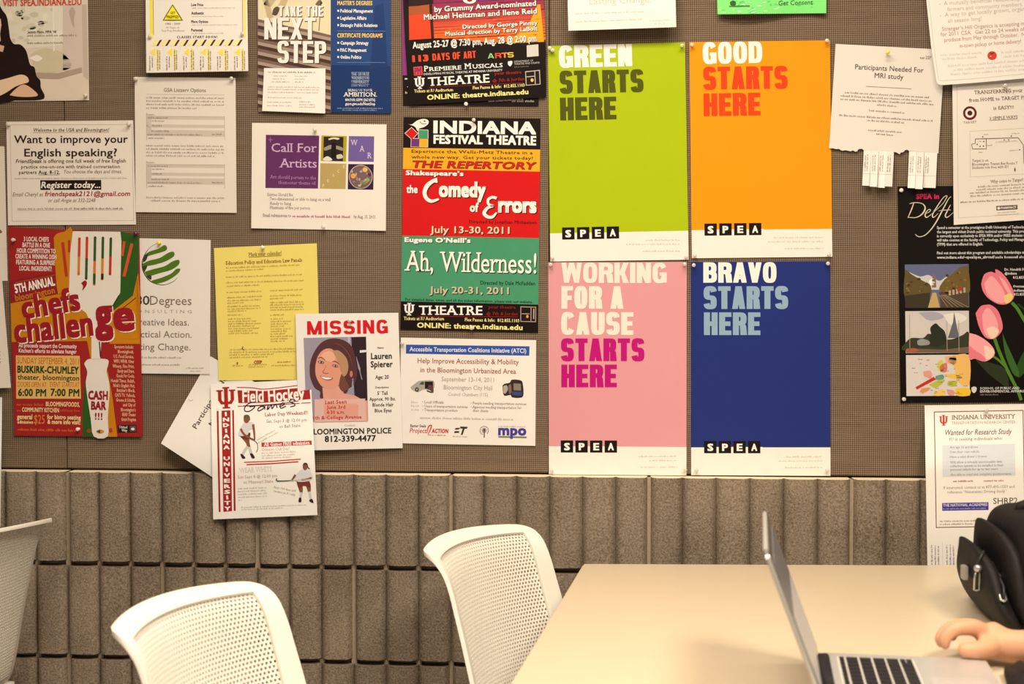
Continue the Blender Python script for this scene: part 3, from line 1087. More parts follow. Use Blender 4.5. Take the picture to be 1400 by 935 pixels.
S.text('Directed by Jonathan Michaelsen', 641.5, 305.2, 733.6, 4.4, C(96, 16, 14), .02, y1=306.2)
sh('July 13-30, 2011', 588, 318.2, 696.6, 9, C(226, 190, 150), 1.1, (40, 8, 6), bold=.02, y1=319.4)
sh('Eugene O\u2019Neill\u2019s', 553, 330.6, 643.4, 6, WC, .9, (24, 44, 28), bold=.045, y1=331.8)
sh('Ah,', 553, 369.8, 592, 27, WC, 1.2, (24, 44, 28), bold=.004, slab=True, y1=370.6)
sh('Wilderness!', 601, 371, 733, 27, WC, 1.2, (24, 44, 28), bold=.004, slab=True, y1=373.6)
S.text('Directed by Dale McFadden', 656.6, 389, 731.6, 5.2, C(26, 50, 32), .016, y1=390)
sh('July 20-31, 2011', 587, 400.6, 695.6, 9, C(196, 176, 140), 1.1, (24, 30, 20), bold=.02, y1=402)
S.text('For detailed dates, times, and all the ticket information, please visit our website.', 554, 411, 728.4, 3.6, C(26, 44, 30), .02, y1=414.6)
S.part('sponsor_block', 'white and yellow credits on black')
S.trident(552, 414, 15, 17, C(236, 220, 202), 3)
S.text('THEATRE', 572.6, 430, 659.6, 12, C(240, 226, 208), .016, slab=True, layer=3, y1=430.4)
S.text('your theatre', 667.6, 421.6, 705, 4.2, C(150, 24, 26), .012, y1=422)
S.text('@ 7th & Jordan', 664.6, 430.6, 708, 4.2, C(150, 24, 26), .012, y1=431)
S.stroke([(572, 432.4), (708, 433)], .7, C(150, 24, 26), 2, False)
S.poly([(711.6, 418.8), (733, 419.4), (732.8, 440.4), (711.4, 439.8)], C(170, 150, 132), 2)
S.poly([(712.6, 419.9), (732, 420.4), (731.8, 439.3), (712.4, 438.8)], C(30, 16, 12), 3)
S.rect(713, 428.4, 11, 1, C(170, 150, 132), 4, 1)
S.rect(725.6, 420.6, 1, 18, C(170, 150, 132), 4, 1)
S.rect(729, 422, 1.6, 14, C(170, 150, 132), 4, 1)
S.ell(721, 432.6, 1.7, 2.2, C(226, 140, 70), 4)
S.text('Tickets at IU Auditorium', 552, 437.4, 607, 4.4, Y2, .014, y1=437.8)
S.text('Flex Passes & Info:  812.855.1103', 635.6, 439, 709.8, 4.4, Y2, .014, y1=440.6)
S.text('ONLINE: theatre.indiana.edu', 570.2, 447.6, 714.4, 6.6, Y2, .03, y1=451)
S.done()

# change sheet at the top
S = Sheet('notice', 'white sheet at the top edge reading Lasting Change, above the green poster', 'notice', ((773, -160), (920, -164), (924.5, 37), (777, 42)), PAPER, .010, lambda s, t, x, y: .022 * ease(t * 1.5 - .5), b=-.03)
S.part('headline').text('Lasting Change.', 806, 6, 890, 9, C(204, 182, 162), 0, y1=3.4)
S.part('body_text')
S.fine(787, 20, 882, 2.4, C(190, 172, 156), y1=16.6)
S.fine(787, 31, 880, 2.4, C(190, 172, 156), y1=27)
S.fine(888, 29, 916, 2, C(196, 178, 162))
S.fine(894, 33, 910, 2, C(196, 178, 162))
S.done()
S = Sheet('flyer', 'green watercolour flyer at the top edge reading Get Consent', 'flyer', ((978, -150), (1131.5, -150), (1129.5, 18), (981, 19.5)), C(126, 214, 110), .004, lambda s, t, x, y: (.008 + .006 * math.sin(6 * s)) * ease(t * 1.6 - .6), b=-.01, a=-.01)
S.part('watercolour_print', 'patchy green wash')
for i in range(60):
    x, y = rnd.uniform(983, 1124), rnd.uniform(-10, 16)
    S.blob([(x, y), (x + rnd.uniform(1, 4), y + 1), (x + rnd.uniform(-2, 3), y + rnd.uniform(2, 3.5)), (x - rnd.uniform(1, 5), y + 1.5)], rnd.choice([C(86, 196, 92), C(160, 230, 140), C(104, 206, 100), C(190, 238, 170)]), 1)
S.part('headline').text('Get Consent', 1064, 7.4, 1111, 6.4, C(50, 80, 36), .008, .12, layer=3, y1=6)
S.part('logo').blob([(998, 3), (1002, .6), (1006, 3), (1005, 7), (999, 7)], C(46, 84, 40), 3)
S.stroke([(997, 8.6), (1025, 8)], 1.6, C(70, 110, 50), 3, False)
S.done()


# four bright posters
def starts_here(label, corners, colour, lines, foot, boxes, pitch, fine_c, gl):
    S = Sheet('poster', label, 'poster', corners, C(*colour), .002, group='posters with big condensed capitals', rough=.38, spec=.2)
    TL, TR, BR, BL = corners
    xl = BL[0] + (TL[0] - BL[0]) * (BL[1] - foot[0]) / (BL[1] - TL[1])
    xr = BR[0] + (TR[0] - BR[0]) * (BR[1] - foot[1]) / (BR[1] - TR[1])
    S.part('footer_strip', 'blank white strip along the bottom').quad(((xl, foot[0]), (xr, foot[1]), BR, BL), C(236, 218, 198), 1)
    S.part('headline')
    for s, x0, y0, x1, y1, h, c_ in lines:
        S.heavy(s, x0, y0, x1, h, C(*c_), y1=y1)
    S.part('logo', 'four black squares with white letters')
    x, y = boxes
    for i, ch in enumerate('SPEA'):
        X, Y = x + i * pitch, y + i * pitch * S.b
        S.rect(X, Y, 17, 16.6, C(24, 12, 8), 2, 1)
        S.rect(X + 17, Y + 8, pitch - 17, 9, C(236, 218, 198), 2, 1)
        S.text(ch, X + 4.6, Y + 13, X + 12.6, 9, C(244, 230, 212), .045, layer=3)
    S.part('fine_print')
    for a, b_, dy in gl:
        S.fine(a, foot[1] + dy, b_, 2.2, fine_c, y1=foot[1] + dy - .3)
    S.done()


PW_ = C(190, 172, 152)
starts_here('lime green poster reading GREEN STARTS HERE', ((749, 63), (936.5, 57.5), (941.5, 355), (752.5, 357.5)), (168, 178, 3),
            [('GREEN', 764.5, 93, 864.5, 90.4, 30.5, (250, 236, 220)), ('STARTS', 765.5, 128, 880, 125.6, 31, (78, 78, 10)), ('HERE', 766, 164.6, 843, 163, 31, (78, 78, 10))],
            (319, 315.4), (768.4, 311), 20.3, PW_, ((883, 930, 14), (856, 930, 19.5), (879, 931, 29)))
starts_here('orange poster reading GOOD STARTS HERE', ((942.5, 57.5), (1134.5, 55), (1138, 351), (946, 353)), (242, 142, 2),
            [('GOOD', 961, 87.6, 1042.5, 86, 29.6, (250, 236, 220)), ('STARTS', 961.6, 122.6, 1077, 121, 31, (232, 62, 18)), ('HERE', 962.2, 158.8, 1040, 157.6, 31, (232, 62, 18))],
            (314.6, 312.8), (963, 305.6), 20.3, PW_, ((1058, 1126, 13), (1050, 1126, 18.6), (1073, 1126, 28)))
starts_here('pink poster reading WORKING FOR A CAUSE STARTS HERE', ((749.5, 358.6), (939, 358), (938.5, 650), (750.5, 648.5)), (216, 142, 140),
            [('WORKING', 767.5, 386.6, 911.5, 387, 27.6, (232, 212, 188)), ('FOR A', 767.5, 422, 852.4, 422.2, 31, (232, 212, 188)), ('CAUSE', 767, 457.6, 866, 457.8, 31, (232, 212, 188)), ('STARTS', 767, 493.6, 881, 493.6, 31, (184, 14, 104)), ('HERE', 767.4, 529.4, 843.4, 529.4, 31, (184, 14, 104))],
            (610, 611), (766.6, 602), 20, PW_, ((873, 927, 14), (888, 927, 19.6), (876, 927, 28.6)))
starts_here('dark blue poster reading BRAVO STARTS HERE', ((944.5, 358), (1135, 357), (1135.5, 650.5), (945, 649.5)), (32, 44, 104),
            [('BRAVO', 961.6, 386.4, 1061.6, 386.4, 27.8, (244, 222, 208)), ('STARTS', 962, 422.4, 1077.6, 422.2, 31, (140, 160, 170)), ('HERE', 962.4, 458, 1039.6, 458, 31, (140, 160, 170))],
            (611.6, 611.6), (962.6, 603), 20, PW_, ((1075, 1125, 14), (1065, 1125, 19.6), (1073, 1125, 28.6)))

# MRI notice with tear-off strips
o_ = [(1142.5, 60), (1292, 68), (1283, 210), (1281, 209), (1243, 206.5), (1240, 204.5), (1237, 205.6), (1235, 208), (1231.5, 208.5), (1230, 211), (1226, 208.5), (1222, 207.6), (1181, 205.6), (1178.6, 203.4), (1174, 203.8), (1172, 206.6), (1169.5, 207.4), (1166, 205.6), (1163, 206.8), (1156, 205.4), (1151, 206), (1147, 203.6), (1143, 203.8), (1139, 202.8), (1133.5, 202.8)]
MRI = lambda s, t, x, y: .004 + .010 * ease(t) + .004 * math.sin(5 * s)
S = Sheet('notice', 'torn white notice with hanging tear-off strips reading Participants Needed For MRI study', 'notice', ((1142.5, 60), (1292, 68), (1283, 210), (1133.5, 202.8)), C(226, 208, 188), .005, None, b=.05, a=-.063, outline=o_)
S.part('headline')
S.text('Participants Needed For', 1169, 94.4, 1262.4, 6.8, C(92, 74, 60), .008, y1=99.4)
S.text('MRI study', 1195.6, 106.2, 1235, 6.8, C(92, 74, 60), .008, y1=108.6)
S.part('body_text')
S.stroke([(1184, 118), (1246, 121.4)], .6, GREY, 2, False)
for x0, y0, x1, y1 in ((1155, 127.5, 1273, 134.5), (1149.5, 132, 1277, 139.5), (1149, 136.5, 1277, 144), (1199, 144.4, 1226, 146.4), (1188, 152, 1237, 155.6), (1147.5, 158.6, 1276, 166.6), (1185.5, 165.5, 1237, 169), (1187, 179, 1234, 182), (1198, 184, 1222, 186), (1266, 78.4, 1275, 79), (1258, 80.4, 1275, 81.4)):
    S.fine(x0, y0, x1, 2.6, C(132, 112, 96), y1=y1)
root = S.done()
for i, x in enumerate((1181, 1191.3, 1201.8, 1212, 1243, 1253.4, 1264, 1272.6)):
    if i == 7:
        continue
    w = 10.2 if i < 4 else (10.2 if i < 6 else 17.5)
    y = 205.6 + (x - 1181) * .035
    hb = 48 + (i % 3)
    T = Sheet('tear_strip', None, None, ((x, y - 1), (x + w, y - .6), (x + w - 2.4, y + hb + .5), (x - 2.2, y + hb)), C(228, 210, 190) if i % 2 else C(234, 218, 198), .0046, (lambda k: lambda s, t, px, py: (.010 + .006 * (k % 2)) * t + (.004 if k % 3 else -.002) * t * s)(i), nx=2, ny=8)
    T.part('print_line')
    for dx in (3.2, 6.2):
        T.fine(x + dx - 1, y + 28, x + dx, 2, C(150, 128, 112), y1=y + 5)
    T.rect(x - 1.6, y + 31.4, w, .5, C(190, 168, 148), 1, 1)
    t_ = T.done()
    t_.parent = root
    t_.location = T.org - S.org

# laminated farm share sheet, upper right
o_ = [(1254, -110), (1266.4, 0), (1272.8, 62), (1280, 109), (1281.4, 113.6), (1285, 116), (1290, 116.2), (1340, 112.6), (1400, 107.2), (1428, 104), (1436, -125)]
S = Sheet('notice', 'white laminated notice with a small red tomato, upper right corner', 'notice', ((1254, -110), (1436, -128), (1440, 103), (1281.5, 116)), C(246, 240, 222), .020, lambda s, t, x, y: 0, b=-.07, a=.11, outline=o_)
S.part('border')
S.stroke([(1270, 0), (1277, 66), (1283, 108), (1286, 110.4), (1330, 107.6), (1420, 99)], .9, C(206, 206, 176), 1, False)
RB = C(196, 150, 132)
S.part('body_text')
for s, x0, y0, x1, y1, h in (('-  A mutually beneficial relationship between', 1284, 7.6, 1424, -1.6, 5.6), ('farmers and community members.', 1295, 15, 1398.4, 8, 5.2), ('-  A way to get locally grown, organic food', 1285, 23.4, 1424, 12.6, 5.6), ('all season long!', 1296, 31, 1342, 27.6, 5.2)):
    S.text(s, x0, y0, x1, h, C(206, 184, 164), .004, y1=y1)
for s, x0, y0, x1, y1 in (('Stranger\u2019s Hill Organics is accepting members', 1288, 42.2, 1423, 32.8), ('for 2011 CSA.  Get 22 to 24 weeks of local', 1286, 49.6, 1416, 40.8), ('produce from May through October.  Now with', 1291, 57.2, 1424, 47.6), ('in-town pickup or home delivery!', 1312, 65.2, 1396, 58.6)):
    S.text(s, x0, y0, x1, 5.2, RB, .006, y1=y1)
for x0, y0, x1, y1 in ((1286, 76.6, 1343, 73.2), (1288, 82, 1340, 79), (1369, 73, 1416, 69.6), (1372, 79, 1416, 75.6), (1296, 91.6, 1416, 83), (1304, 97, 1416, 89.4), (1300, 103, 1410, 95.4)):
    S.fine(x0, y0, x1, 3.2, C(214, 196, 174), y1=y1)
S.part('tomato_print', 'red tomato drawing')
S.ell(1356.4, 76, 6.4, 6, C(216, 62, 44), 2)
S.blob([(1352.6, 71), (1356, 72.6), (1359.4, 70.4), (1357.4, 73.6), (1354.6, 73.8)], C(70, 60, 36), 3)
S.ell(1354.4, 77, 1.2, 1, C(236, 150, 120), 3)
S.done()

# pharmacy flyer with bullseye
S = Sheet('flyer', 'cream flyer with a bullseye mark and a bus route map at the right edge', 'flyer', ((1302, 110), (1452, 102), (1456, 297), (1304, 307.5)), C(230, 212, 190), .009, lambda s, t, x, y: .006 * math.sin(4 * t) * (1 - s), b=-.06, a=.012)
DB = C(104, 74, 58)
S.part('border').frame(1308, 117, 142, 181, .5, C(196, 174, 150))
S.part('headline')
S.text('TRANSFERRING your prescription', 1332, 128.8, 1436, 4.8, DB, .004, slab=True, y1=123.6)
S.text('from HOME to TARGET PHARMACY', 1324.6, 139.4, 1432, 4.8, DB, .006, slab=True, y1=133.8)
S.text('is EASY!!!', 1358, 150, 1386, 4.6, DB, .006, slab=True, y1=148.6)
S.text('3 SIMPLE WAYS', 1353, 164, 1391.4, 4.2, DB, .002, slab=True, y1=161.8)
S.rect(1353, 164.6, 38, .5, DB)
S.part('logo', 'dark red bullseye')
for r, c_, l in ((9.4, C(92, 30, 24), 1), (6.3, C(230, 212, 190), 2), (3.4, C(70, 24, 20), 3)):
    S.ell(1326, 154.6, r, r, c_, l, n=28)
S.text('TARGET', 1317.2, 169.2, 1335.2, 3.2, C(150, 124, 104), .004)
S.part('route_map', 'line drawing of a bus route')
S.frame(1325.6, 179.4, 120, 63, .5, C(196, 176, 152))
S.stroke([(1333.4, 190), (1392, 188.2), (1399, 198), (1400, 224)], .9, DB, 2, False)
S.stroke([(1333.4, 190), (1333.4, 196), (1328.4, 197), (1329.4, 203.6), (1348.6, 203.6), (1348.4, 190)], .9, DB, 2, False)
for x, y in ((1336, 197.4), (1340, 200), (1344.6, 199.6), (1345, 193.4), (1343.6, 187), (1373, 191.4), (1379, 191), (1382.6, 186), (1394, 204.6)):
    S.ell(x, y, .9, .9, C(60, 40, 30), 3, n=8)
for a, y, b_ in ((1345, 184.6, 1352), (1338, 194, 1343), (1350, 199.6, 1357), (1361, 195, 1392), (1383, 183.4, 1394), (1380, 206.6, 1393), (1338, 209, 1344)):
    S.fine(a, y, b_, 1.8, C(160, 136, 116))
for s, x0, y, x1 in (('Target is on', 1329, 221.4, 1351), ('Bloomington Transit Bus Route 7', 1329, 226.4, 1391), ('Students ride free with ID!', 1329, 231, 1379)):
    S.text(s, x0, y, x1, 3.6, C(120, 94, 76), .004, y1=y - (x1 - x0) * .03)
S.poly([(1387.6, 228), (1388.8, 232), (1388, 234.6), (1387, 234.6), (1386.4, 232)], DB, 2)
S.part('body_text')
S.text('Why come to Target?', 1354, 250.6, 1399, 4.4, C(120, 92, 74), .006, slab=True, y1=247.6)
for x0, y0, x1 in ((1337, 256.4, 1430), (1335, 260.6, 1440), (1326, 265, 1440), (1327, 269.4, 1436)):
    S.fine(x0, y0, x1, 2.6, C(150, 126, 106), y1=y0 - (x1 - x0) * .055)
S.fine(1313, 277.6, 1440, 2.4, C(130, 100, 82), y1=271)
S.part('logo_bar', 'dark bar reading PHARMACY')
S.poly([(1362, 281.6), (1391, 280), (1391.2, 286.2), (1362.2, 287.8)], C(92, 66, 54), 1)
S.ell(1365.4, 284.6, 2, 2, C(230, 212, 190), 2, n=12)
S.text('PHARMACY', 1368.4, 286, 1389.6, 3.2, C(236, 220, 200), .02)
S.fine(1364, 291.6, 1390, 1.8, C(176, 152, 130))
S.fine(1360, 295, 1394, 1.8, C(176, 152, 130))
S.done()

# Delft poster
S = Sheet('poster', 'black poster with pink tulips, three small photos and the script word Delft', 'poster', ((1227, 255), (1440, 253), (1444, 549), (1231, 551)), C(16, 9, 7), .002, b=-.008, a=.013, rough=.35)
S.part('headline')
S.text('SPEA in', 1252.6, 271.8, 1284, 6.4, C(206, 34, 80), .05)
DW = C(214, 190, 160)
def crop(pts):
    return [(1220 + x / 10.39, 250 + y / 10.39) for x, y in pts]
for pts, w in ([(305, 283), (275, 370), (225, 487)], [.9, 1.5, .9]), ([(246, 297), (300, 282), (380, 283), (440, 305), (466, 355), (445, 415), (395, 465), (330, 492), (270, 492), (216, 490)], [.7, 1, 1, 1.3, 1.9, 1.9, 1.4, 1, .9, .6]), ([(462, 440), (520, 415), (543, 388), (520, 375), (485, 410), (465, 455), (480, 490), (515, 475), (560, 440)], [.5, .8, 1, .8, 1.2, 1.6, 1.4, .9, .5]), ([(560, 440), (640, 370), (720, 290), (774, 200), (762, 182), (715, 220), (640, 330), (575, 440), (576, 488), (610, 475), (650, 430)], [.5, .6, .7, 1, .9, .9, 1.3, 1.7, 1.4, .9, .5]), ([(655, 400), (720, 388), (830, 384)], [.5, .9, .8]), ([(836, 195), (800, 225), (740, 335), (680, 450), (620, 560), (550, 660), (470, 738), (395, 765), (350, 752), (326, 728)], [.6, .9, 1.5, 1.7, 1.6, 1.4, 1.1, .9, 1, .5]), ([(826, 310), (775, 410), (752, 465), (770, 490), (810, 470), (860, 425), (900, 400)], [.8, 1.5, 1.6, 1.3, .8, .6, .5]):
    S.stroke(crop(pts), w, DW, 2)
S.part('body_text')
TW = C(214, 200, 184)
for s, y, x1 in (('Spend a semester at the prestigious Delft University of Technology,', 313, 1405), ('the largest and oldest Dutch public technical university. This program', 318.8, 1409), ('is currently open exclusively to SPEA MPA and/or MSES students who', 324.4, 1407), ('will take courses at the faculty of Technology, Policy and Management', 330, 1410), ('(TPM) that are offered in English.', 335.8, 1344), ('Find out more about this program and available scholarships at:', 347.6, 1402), ('www.indiana.edu/~spea/spea_abroad/', 353.6, 1360)):
    S.text(s, 1281, y, x1, 3.7, TW, .022)
S.fine(1361, 353.2, 1402, 3.4, TW)
for s, x, y in (('Dr. Hendrik Ha', 1373.4, 370), ('@indiana', 1373.4, 375.4), ('812.855', 1385, 381), ('Overseas', 1385, 393), ('indiana', 1386, 398.6), ('812.855', 1386, 404)):
    S.text(s, x, y, x + 2.1 * len(s), 3.4, TW, .02)
S.part('canal_photo', 'photo of a tree-lined canal with a church tower')
A, B = (1237, 362), (1325, 421)
S.rect(1237, 361.6, 87.4, 59.4, C(96, 96, 120), 1)
S.blob([(1243, 372), (1258, 378), (1270, 376), (1284, 384), (1295, 378), (1296, 392), (1275, 396), (1250, 388)], C(196, 184, 172), 2)
S.blob([(1270, 384), (1276, 380), (1278, 388), (1272, 390)], C(230, 218, 200), 3)
S.poly([(1274, 393), (1274.6, 379), (1277, 373), (1279.4, 379), (1280, 393)], C(126, 100, 76), 3)
S.blob([(1237.6, 368), (1248, 376), (1262, 384), (1272, 390), (1270, 404), (1237.8, 408)], C(92, 74, 40), 4)
S.blob([(1323.6, 362.4), (1312, 366), (1300, 376), (1290, 384), (1286, 398), (1323.8, 404)], C(104, 82, 40), 4)
for i in range(40):
    x, y = rnd.choice(((rnd.uniform(1240, 1268), rnd.uniform(378, 402)), (rnd.uniform(1292, 1321), rnd.uniform(372, 400))))
    S.ell(x, y, rnd.uniform(1, 3), rnd.uniform(.8, 2), rnd.choice([C(70, 54, 28), C(126, 100, 52), C(112, 78, 40)]), 5, n=7)
S.poly([(1237.8, 404), (1272, 400), (1270, 420.6), (1237.8, 420.8)], C(58, 48, 34), 5)
S.poly([(1284, 399), (1324, 400), (1324.4, 420.2), (1286, 420.4)], C(80, 62, 44), 5)
S.poly([(1275, 400), (1280, 400), (1285, 420.4), (1268.6, 420.6)], C(186, 148, 90), 6)
for i in range(5):
    S.stroke([(1284 + i * 2, 403), (1296 + i * 7, 420)], .7, C(150, 128, 98), 6, False)
for x in (1297, 1302, 1307, 1312, 1317):
    S.rect(x, 397 - (x - 1297) * .2, 3, 7, C(176, 146, 116), 6, 1)
S.poly([(1308, 394), (1315, 390), (1316, 397), (1309, 398)], C(150, 60, 44), 7)
S.part('campus_photo', 'photo of a cone-shaped tower behind trees')
S.rect(1237.6, 425.4, 87, 57.4, C(198, 182, 166), 1)
S.blob([(1256, 427), (1280, 426.6), (1290, 434), (1270, 438)], C(160, 152, 156), 2)
S.blob([(1290, 430), (1310, 428), (1322, 436), (1300, 444)], C(218, 204, 186), 2)
S.poly([(1304.4, 426.4), (1303, 440), (1296, 462), (1312, 462), (1308, 446), (1305.2, 430)], C(96, 92, 96), 3)
S.blob([(1238.4, 468), (1246, 462), (1262, 462), (1270, 456), (1284, 462), (1300, 464), (1316, 458), (1324, 454), (1324.4, 478), (1238.6, 480)], C(54, 54, 34), 3)
S.blob([(1273, 456), (1272, 448), (1279, 442), (1284, 446), (1292, 454), (1293, 468), (1280, 474), (1270, 470)], C(42, 42, 28), 4)
S.blob([(1254, 466), (1260, 463), (1270, 466), (1270, 471), (1256, 472)], C(140, 134, 130), 5)
S.poly([(1240, 476), (1290, 478), (1324.4, 474), (1324.4, 481.6), (1238.8, 482)], C(110, 84, 66), 5)
S.blob([(1239, 477), (1250, 476), (1256, 480), (1240, 481)], C(170, 84, 54), 6)
for x in (1243.4, 1294.4, 1310.6):
    S.stroke([(x, 430 if x < 1250 else 438), (x + .6, 480)], .7, C(170, 152, 136), 6, False)
S.part('map_print', 'coloured map with a red arrow')
S.rect(1238.6, 485.4, 86.6, 56, C(206, 190, 174), 1)
for p, c_ in (([(1300, 487), (1324.4, 486), (1325, 526), (1310, 522), (1304, 500), (1296, 494)], C(226, 170, 90)), ([(1282, 496), (1288, 492), (1290, 506), (1283, 506)], C(206, 180, 70)), ([(1285, 500), (1294, 496), (1294, 508), (1286, 508)], C(206, 110, 90)), ([(1292, 488), (1306, 487), (1306, 498), (1294, 496)], C(220, 160, 120)), ([(1279, 514), (1289, 512), (1290, 518), (1280, 519)], C(96, 140, 120)), ([(1290, 512), (1304, 511), (1316, 516), (1304, 518)], C(226, 176, 60)), ([(1270, 526), (1284, 519), (1292, 520), (1280, 530)], C(176, 170, 60)), ([(1296, 521), (1308, 521), (1306, 528), (1296, 527)], C(176, 166, 50)), ([(1306, 531), (1325, 531), (1325, 540.4), (1308, 540.6)], C(228, 176, 40)), ([(1262, 508), (1272, 507), (1274, 515), (1264, 515)], C(214, 140, 124)), ([(1260, 531), (1272, 530), (1266, 536), (1258, 536)], C(216, 130, 80)), ([(1294, 532), (1304, 534), (1304, 540), (1297, 540)], C(206, 136, 120)), ([(1280, 534), (1290, 532), (1292, 540), (1276, 540.6)], C(226, 180, 90))):
    S.blob(p, c_, 2)
for i in range(34):
    x, y = rnd.uniform(1242, 1318), rnd.uniform(489, 540)
    S.fine(x, y, x + rnd.uniform(3, 6), 1.3, C(120, 90, 74), 3)
S.poly([(1251.6, 529.4), (1253.6, 532.4), (1279.6, 518.6), (1276.6, 515)], C(186, 44, 36), 4)
S.part('tulip_print', 'pink tulips on green stems')
def t5(pts):
    return [(1220 + x / 5.5, 250 + y / 5.5) for x, y in pts]
def t6(pts):
    return [(1220 + x / 5.844, 400 + y / 5.844) for x, y in pts]
GR, DG = C(78, 118, 34), C(34, 54, 22)
S.blob(t6([(660, 530), (780, 560), (900, 610), (930, 760), (860, 720), (760, 640)]), C(42, 48, 28), 2)
S.blob(t6([(985, 610), (1052, 470), (1100, 500), (1080, 600), (1010, 680)]), C(40, 70, 22), 2)
S.blob(t6([(880, 320), (910, 400), (1000, 600), (1010, 670), (960, 640), (900, 480)]), C(56, 92, 34), 3)
S.stroke(t6([(815, 360), (850, 460), (920, 620), (1000, 780), (1030, 860)]), 4.4, GR, 4)
S.stroke(t6([(800, 505), (850, 540), (900, 590)]), 3, GR, 3)
S.stroke(t6([(955, 80), (1000, 130), (1060, 230), (1120, 320)]), 4.4, GR, 3)
S.stroke(t6([(1000, 90), (1060, 140), (1120, 220)]), 2.6, DG, 3)
P1, P2, P3 = C(222, 112, 118), C(236, 150, 146), C(238, 190, 160)
S.blob(t5([(668, 760), (690, 690), (740, 668), (775, 678), (775, 650), (815, 668), (865, 725), (905, 800), (915, 860), (870, 908), (800, 912), (725, 870), (682, 815)]), P1, 5)
S.blob(t5([(690, 760), (740, 700), (790, 740), (840, 820), (850, 895), (790, 900), (720, 850)]), P2, 6)
S.blob(t5([(800, 700), (850, 740), (895, 830), (890, 850), (850, 800)]), P2, 6)
S.blob(t5([(840, 850), (880, 830), (908, 850), (890, 890), (850, 905)]), C(226, 190, 110), 7)
S.blob(t6([(665, 165), (705, 110), (750, 97), (790, 100), (840, 140), (872, 215), (880, 290), (840, 350), (790, 372), (735, 350), (690, 265)]), P1, 5)
S.blob(t6([(715, 180), (760, 120), (810, 170), (845, 260), (830, 340), (785, 365), (735, 320)]), P2, 6)
S.blob(t6([(750, 290), (800, 270), (850, 300), (830, 350), (785, 366)]), P3, 7)
S.blob(t6([(614, 322), (690, 345), (770, 400), (815, 460), (808, 510), (740, 550), (660, 528), (614, 520)]), P2, 5)
S.blob(t6([(614, 420), (660, 460), (730, 510), (740, 548), (660, 528), (614, 520)]), P1, 6)
S.blob(t6([(730, 420), (790, 440), (812, 470), (800, 510), (750, 530)]), P3, 6)
S.part('sponsor_block', 'white school name with a shield')
S.blob([(1328, 530), (1331.6, 528.4), (1335.2, 530), (1334.6, 534.6), (1331.6, 537.4), (1328.6, 534.6)], C(206, 190, 170), 4)
S.text('SCHOOL OF PUBLIC AND', 1340, 532.4, 1394, 3.1, TW, .012, slab=True, layer=6)
S.text('ENVIRONMENTAL AFFAIRS', 1340, 536.6, 1400, 3.1, TW, .012, slab=True, layer=6)
S.fine(1340, 540.4, 1367, 1.8, C(140, 124, 110), 6)
S.done()

# research study sheet over the ledge
OVER = lambda s, t, x, y: .047 * ease((y - 556) / 90)
S = Sheet('notice', 'long white research study notice with a red university mark hanging behind the table', 'notice', ((1264, 554), (1415, 552), (1419, 800), (1268.5, 802)), C(234, 218, 198), .003, OVER, b=-.018, a=.017, ny=64)
BRW = C(104, 62, 46)
S.part('border').frame(1276.8, 562.6, 122.4, 159, 1.1, BRW)
S.part('logo', 'red interlocked letters').trident(1284, 567.4, 12, 14.4, C(206, 34, 34))
S.part('headline')
S.text('INDIANA UNIVERSITY', 1301, 573.6, 1388.4, 5.8, C(132, 96, 76), .01, slab=True)
S.text('TRANSPORTATION RESEARCH CENTER', 1301, 580.2, 1388.4, 3.8, C(170, 140, 118), 0)
S.text('Wanted for Research Study', 1291, 594.8, 1382.6, 7.2, C(110, 84, 68), .008, .2)
S.text('IU is seeking individuals who:', 1298.4, 602.4, 1371, 4.4, C(140, 116, 98), .004)
S.part('list_panel', 'pale blue-grey box')
S.rect(1288, 608.6, 99.6, 43.4, C(206, 200, 192), 1)
for s, x0, y, x1 in (('Are age 16 and above', 1298.6, 613, 1337), ('Own their own vehicle', 1298.6, 619.4, 1339), ('Have a valid driver\u2019s license', 1298.8, 626, 1349), ('Will allow a virtually unnoticeable data', 1299, 633.6, 1370), ('collection system to be installed in their', 1299, 638.6, 1372), ('personal vehicle for up to two years', 1299.4, 643.4, 1364), ('Are able to read and complete questionnaires', 1299.6, 650.4, 1383)):
    S.text(s, x0, y, x1, 3.2, C(130, 116, 106), .002)
S.part('body_text')
S.fine(1303, 659, 1332, 2.4, C(150, 40, 36))
S.fine(1345, 658.4, 1374, 2.4, C(150, 40, 36))
S.text('If interested, contact us at 877-495-1559 and', 1290, 668.6, 1387, 3.9, C(142, 118, 102), 0)
S.text('reference \u201cNaturalistic Driving Study\u201d', 1295.6, 674.6, 1376, 3.9, C(142, 118, 102), 0)
S.fine(1285, 713.6, 1344, 2.4, C(140, 116, 100))
S.fine(1285, 717.8, 1332, 2.4, C(140, 116, 100))
S.part('academy_bar', 'indigo bar reading THE NATIONAL ACADEMIES')
S.rect(1288, 687.6, 63.4, 10.6, C(62, 50, 130), 1)
S.text('THE NATIONAL ACADEMIES', 1289.4, 692.6, 1350, 3.8, C(220, 206, 206), .014)
S.fine(1289.4, 696.6, 1350, 2, C(170, 156, 176))
S.part('programme_mark', 'SHRP2 lettering over purple road stripes')
S.text('SHRP2', 1358, 688.8, 1391.4, 8, C(84, 62, 52), .002)
for i in range(5):
    S.poly([(1359 + i * 4, 701 - i * .3), (1363 + i * 5.2, 701 - i * .3), (1391.4, 690.6 + i * 2), (1391.4, 689.6 + i * 1.5)], C(92, 80, 150) if i % 2 == 0 else C(120, 108, 168), 2 + i % 2)
S.rect(1359, 702, 32, .6, C(110, 98, 150))
for i in range(7):
    x = 1272.6 + i * 20.6
    S.part('tear_strip', None, True)
    for dx in (2.5, 7.2, 11.6):
        S.fine(x + dx, 772, x + dx - .5, 2.2, C(140, 112, 110), 2, y1=744)
    S.rect(x + 15.6, 741, .5, 58, C(206, 188, 170), 1, 1)
S.done()

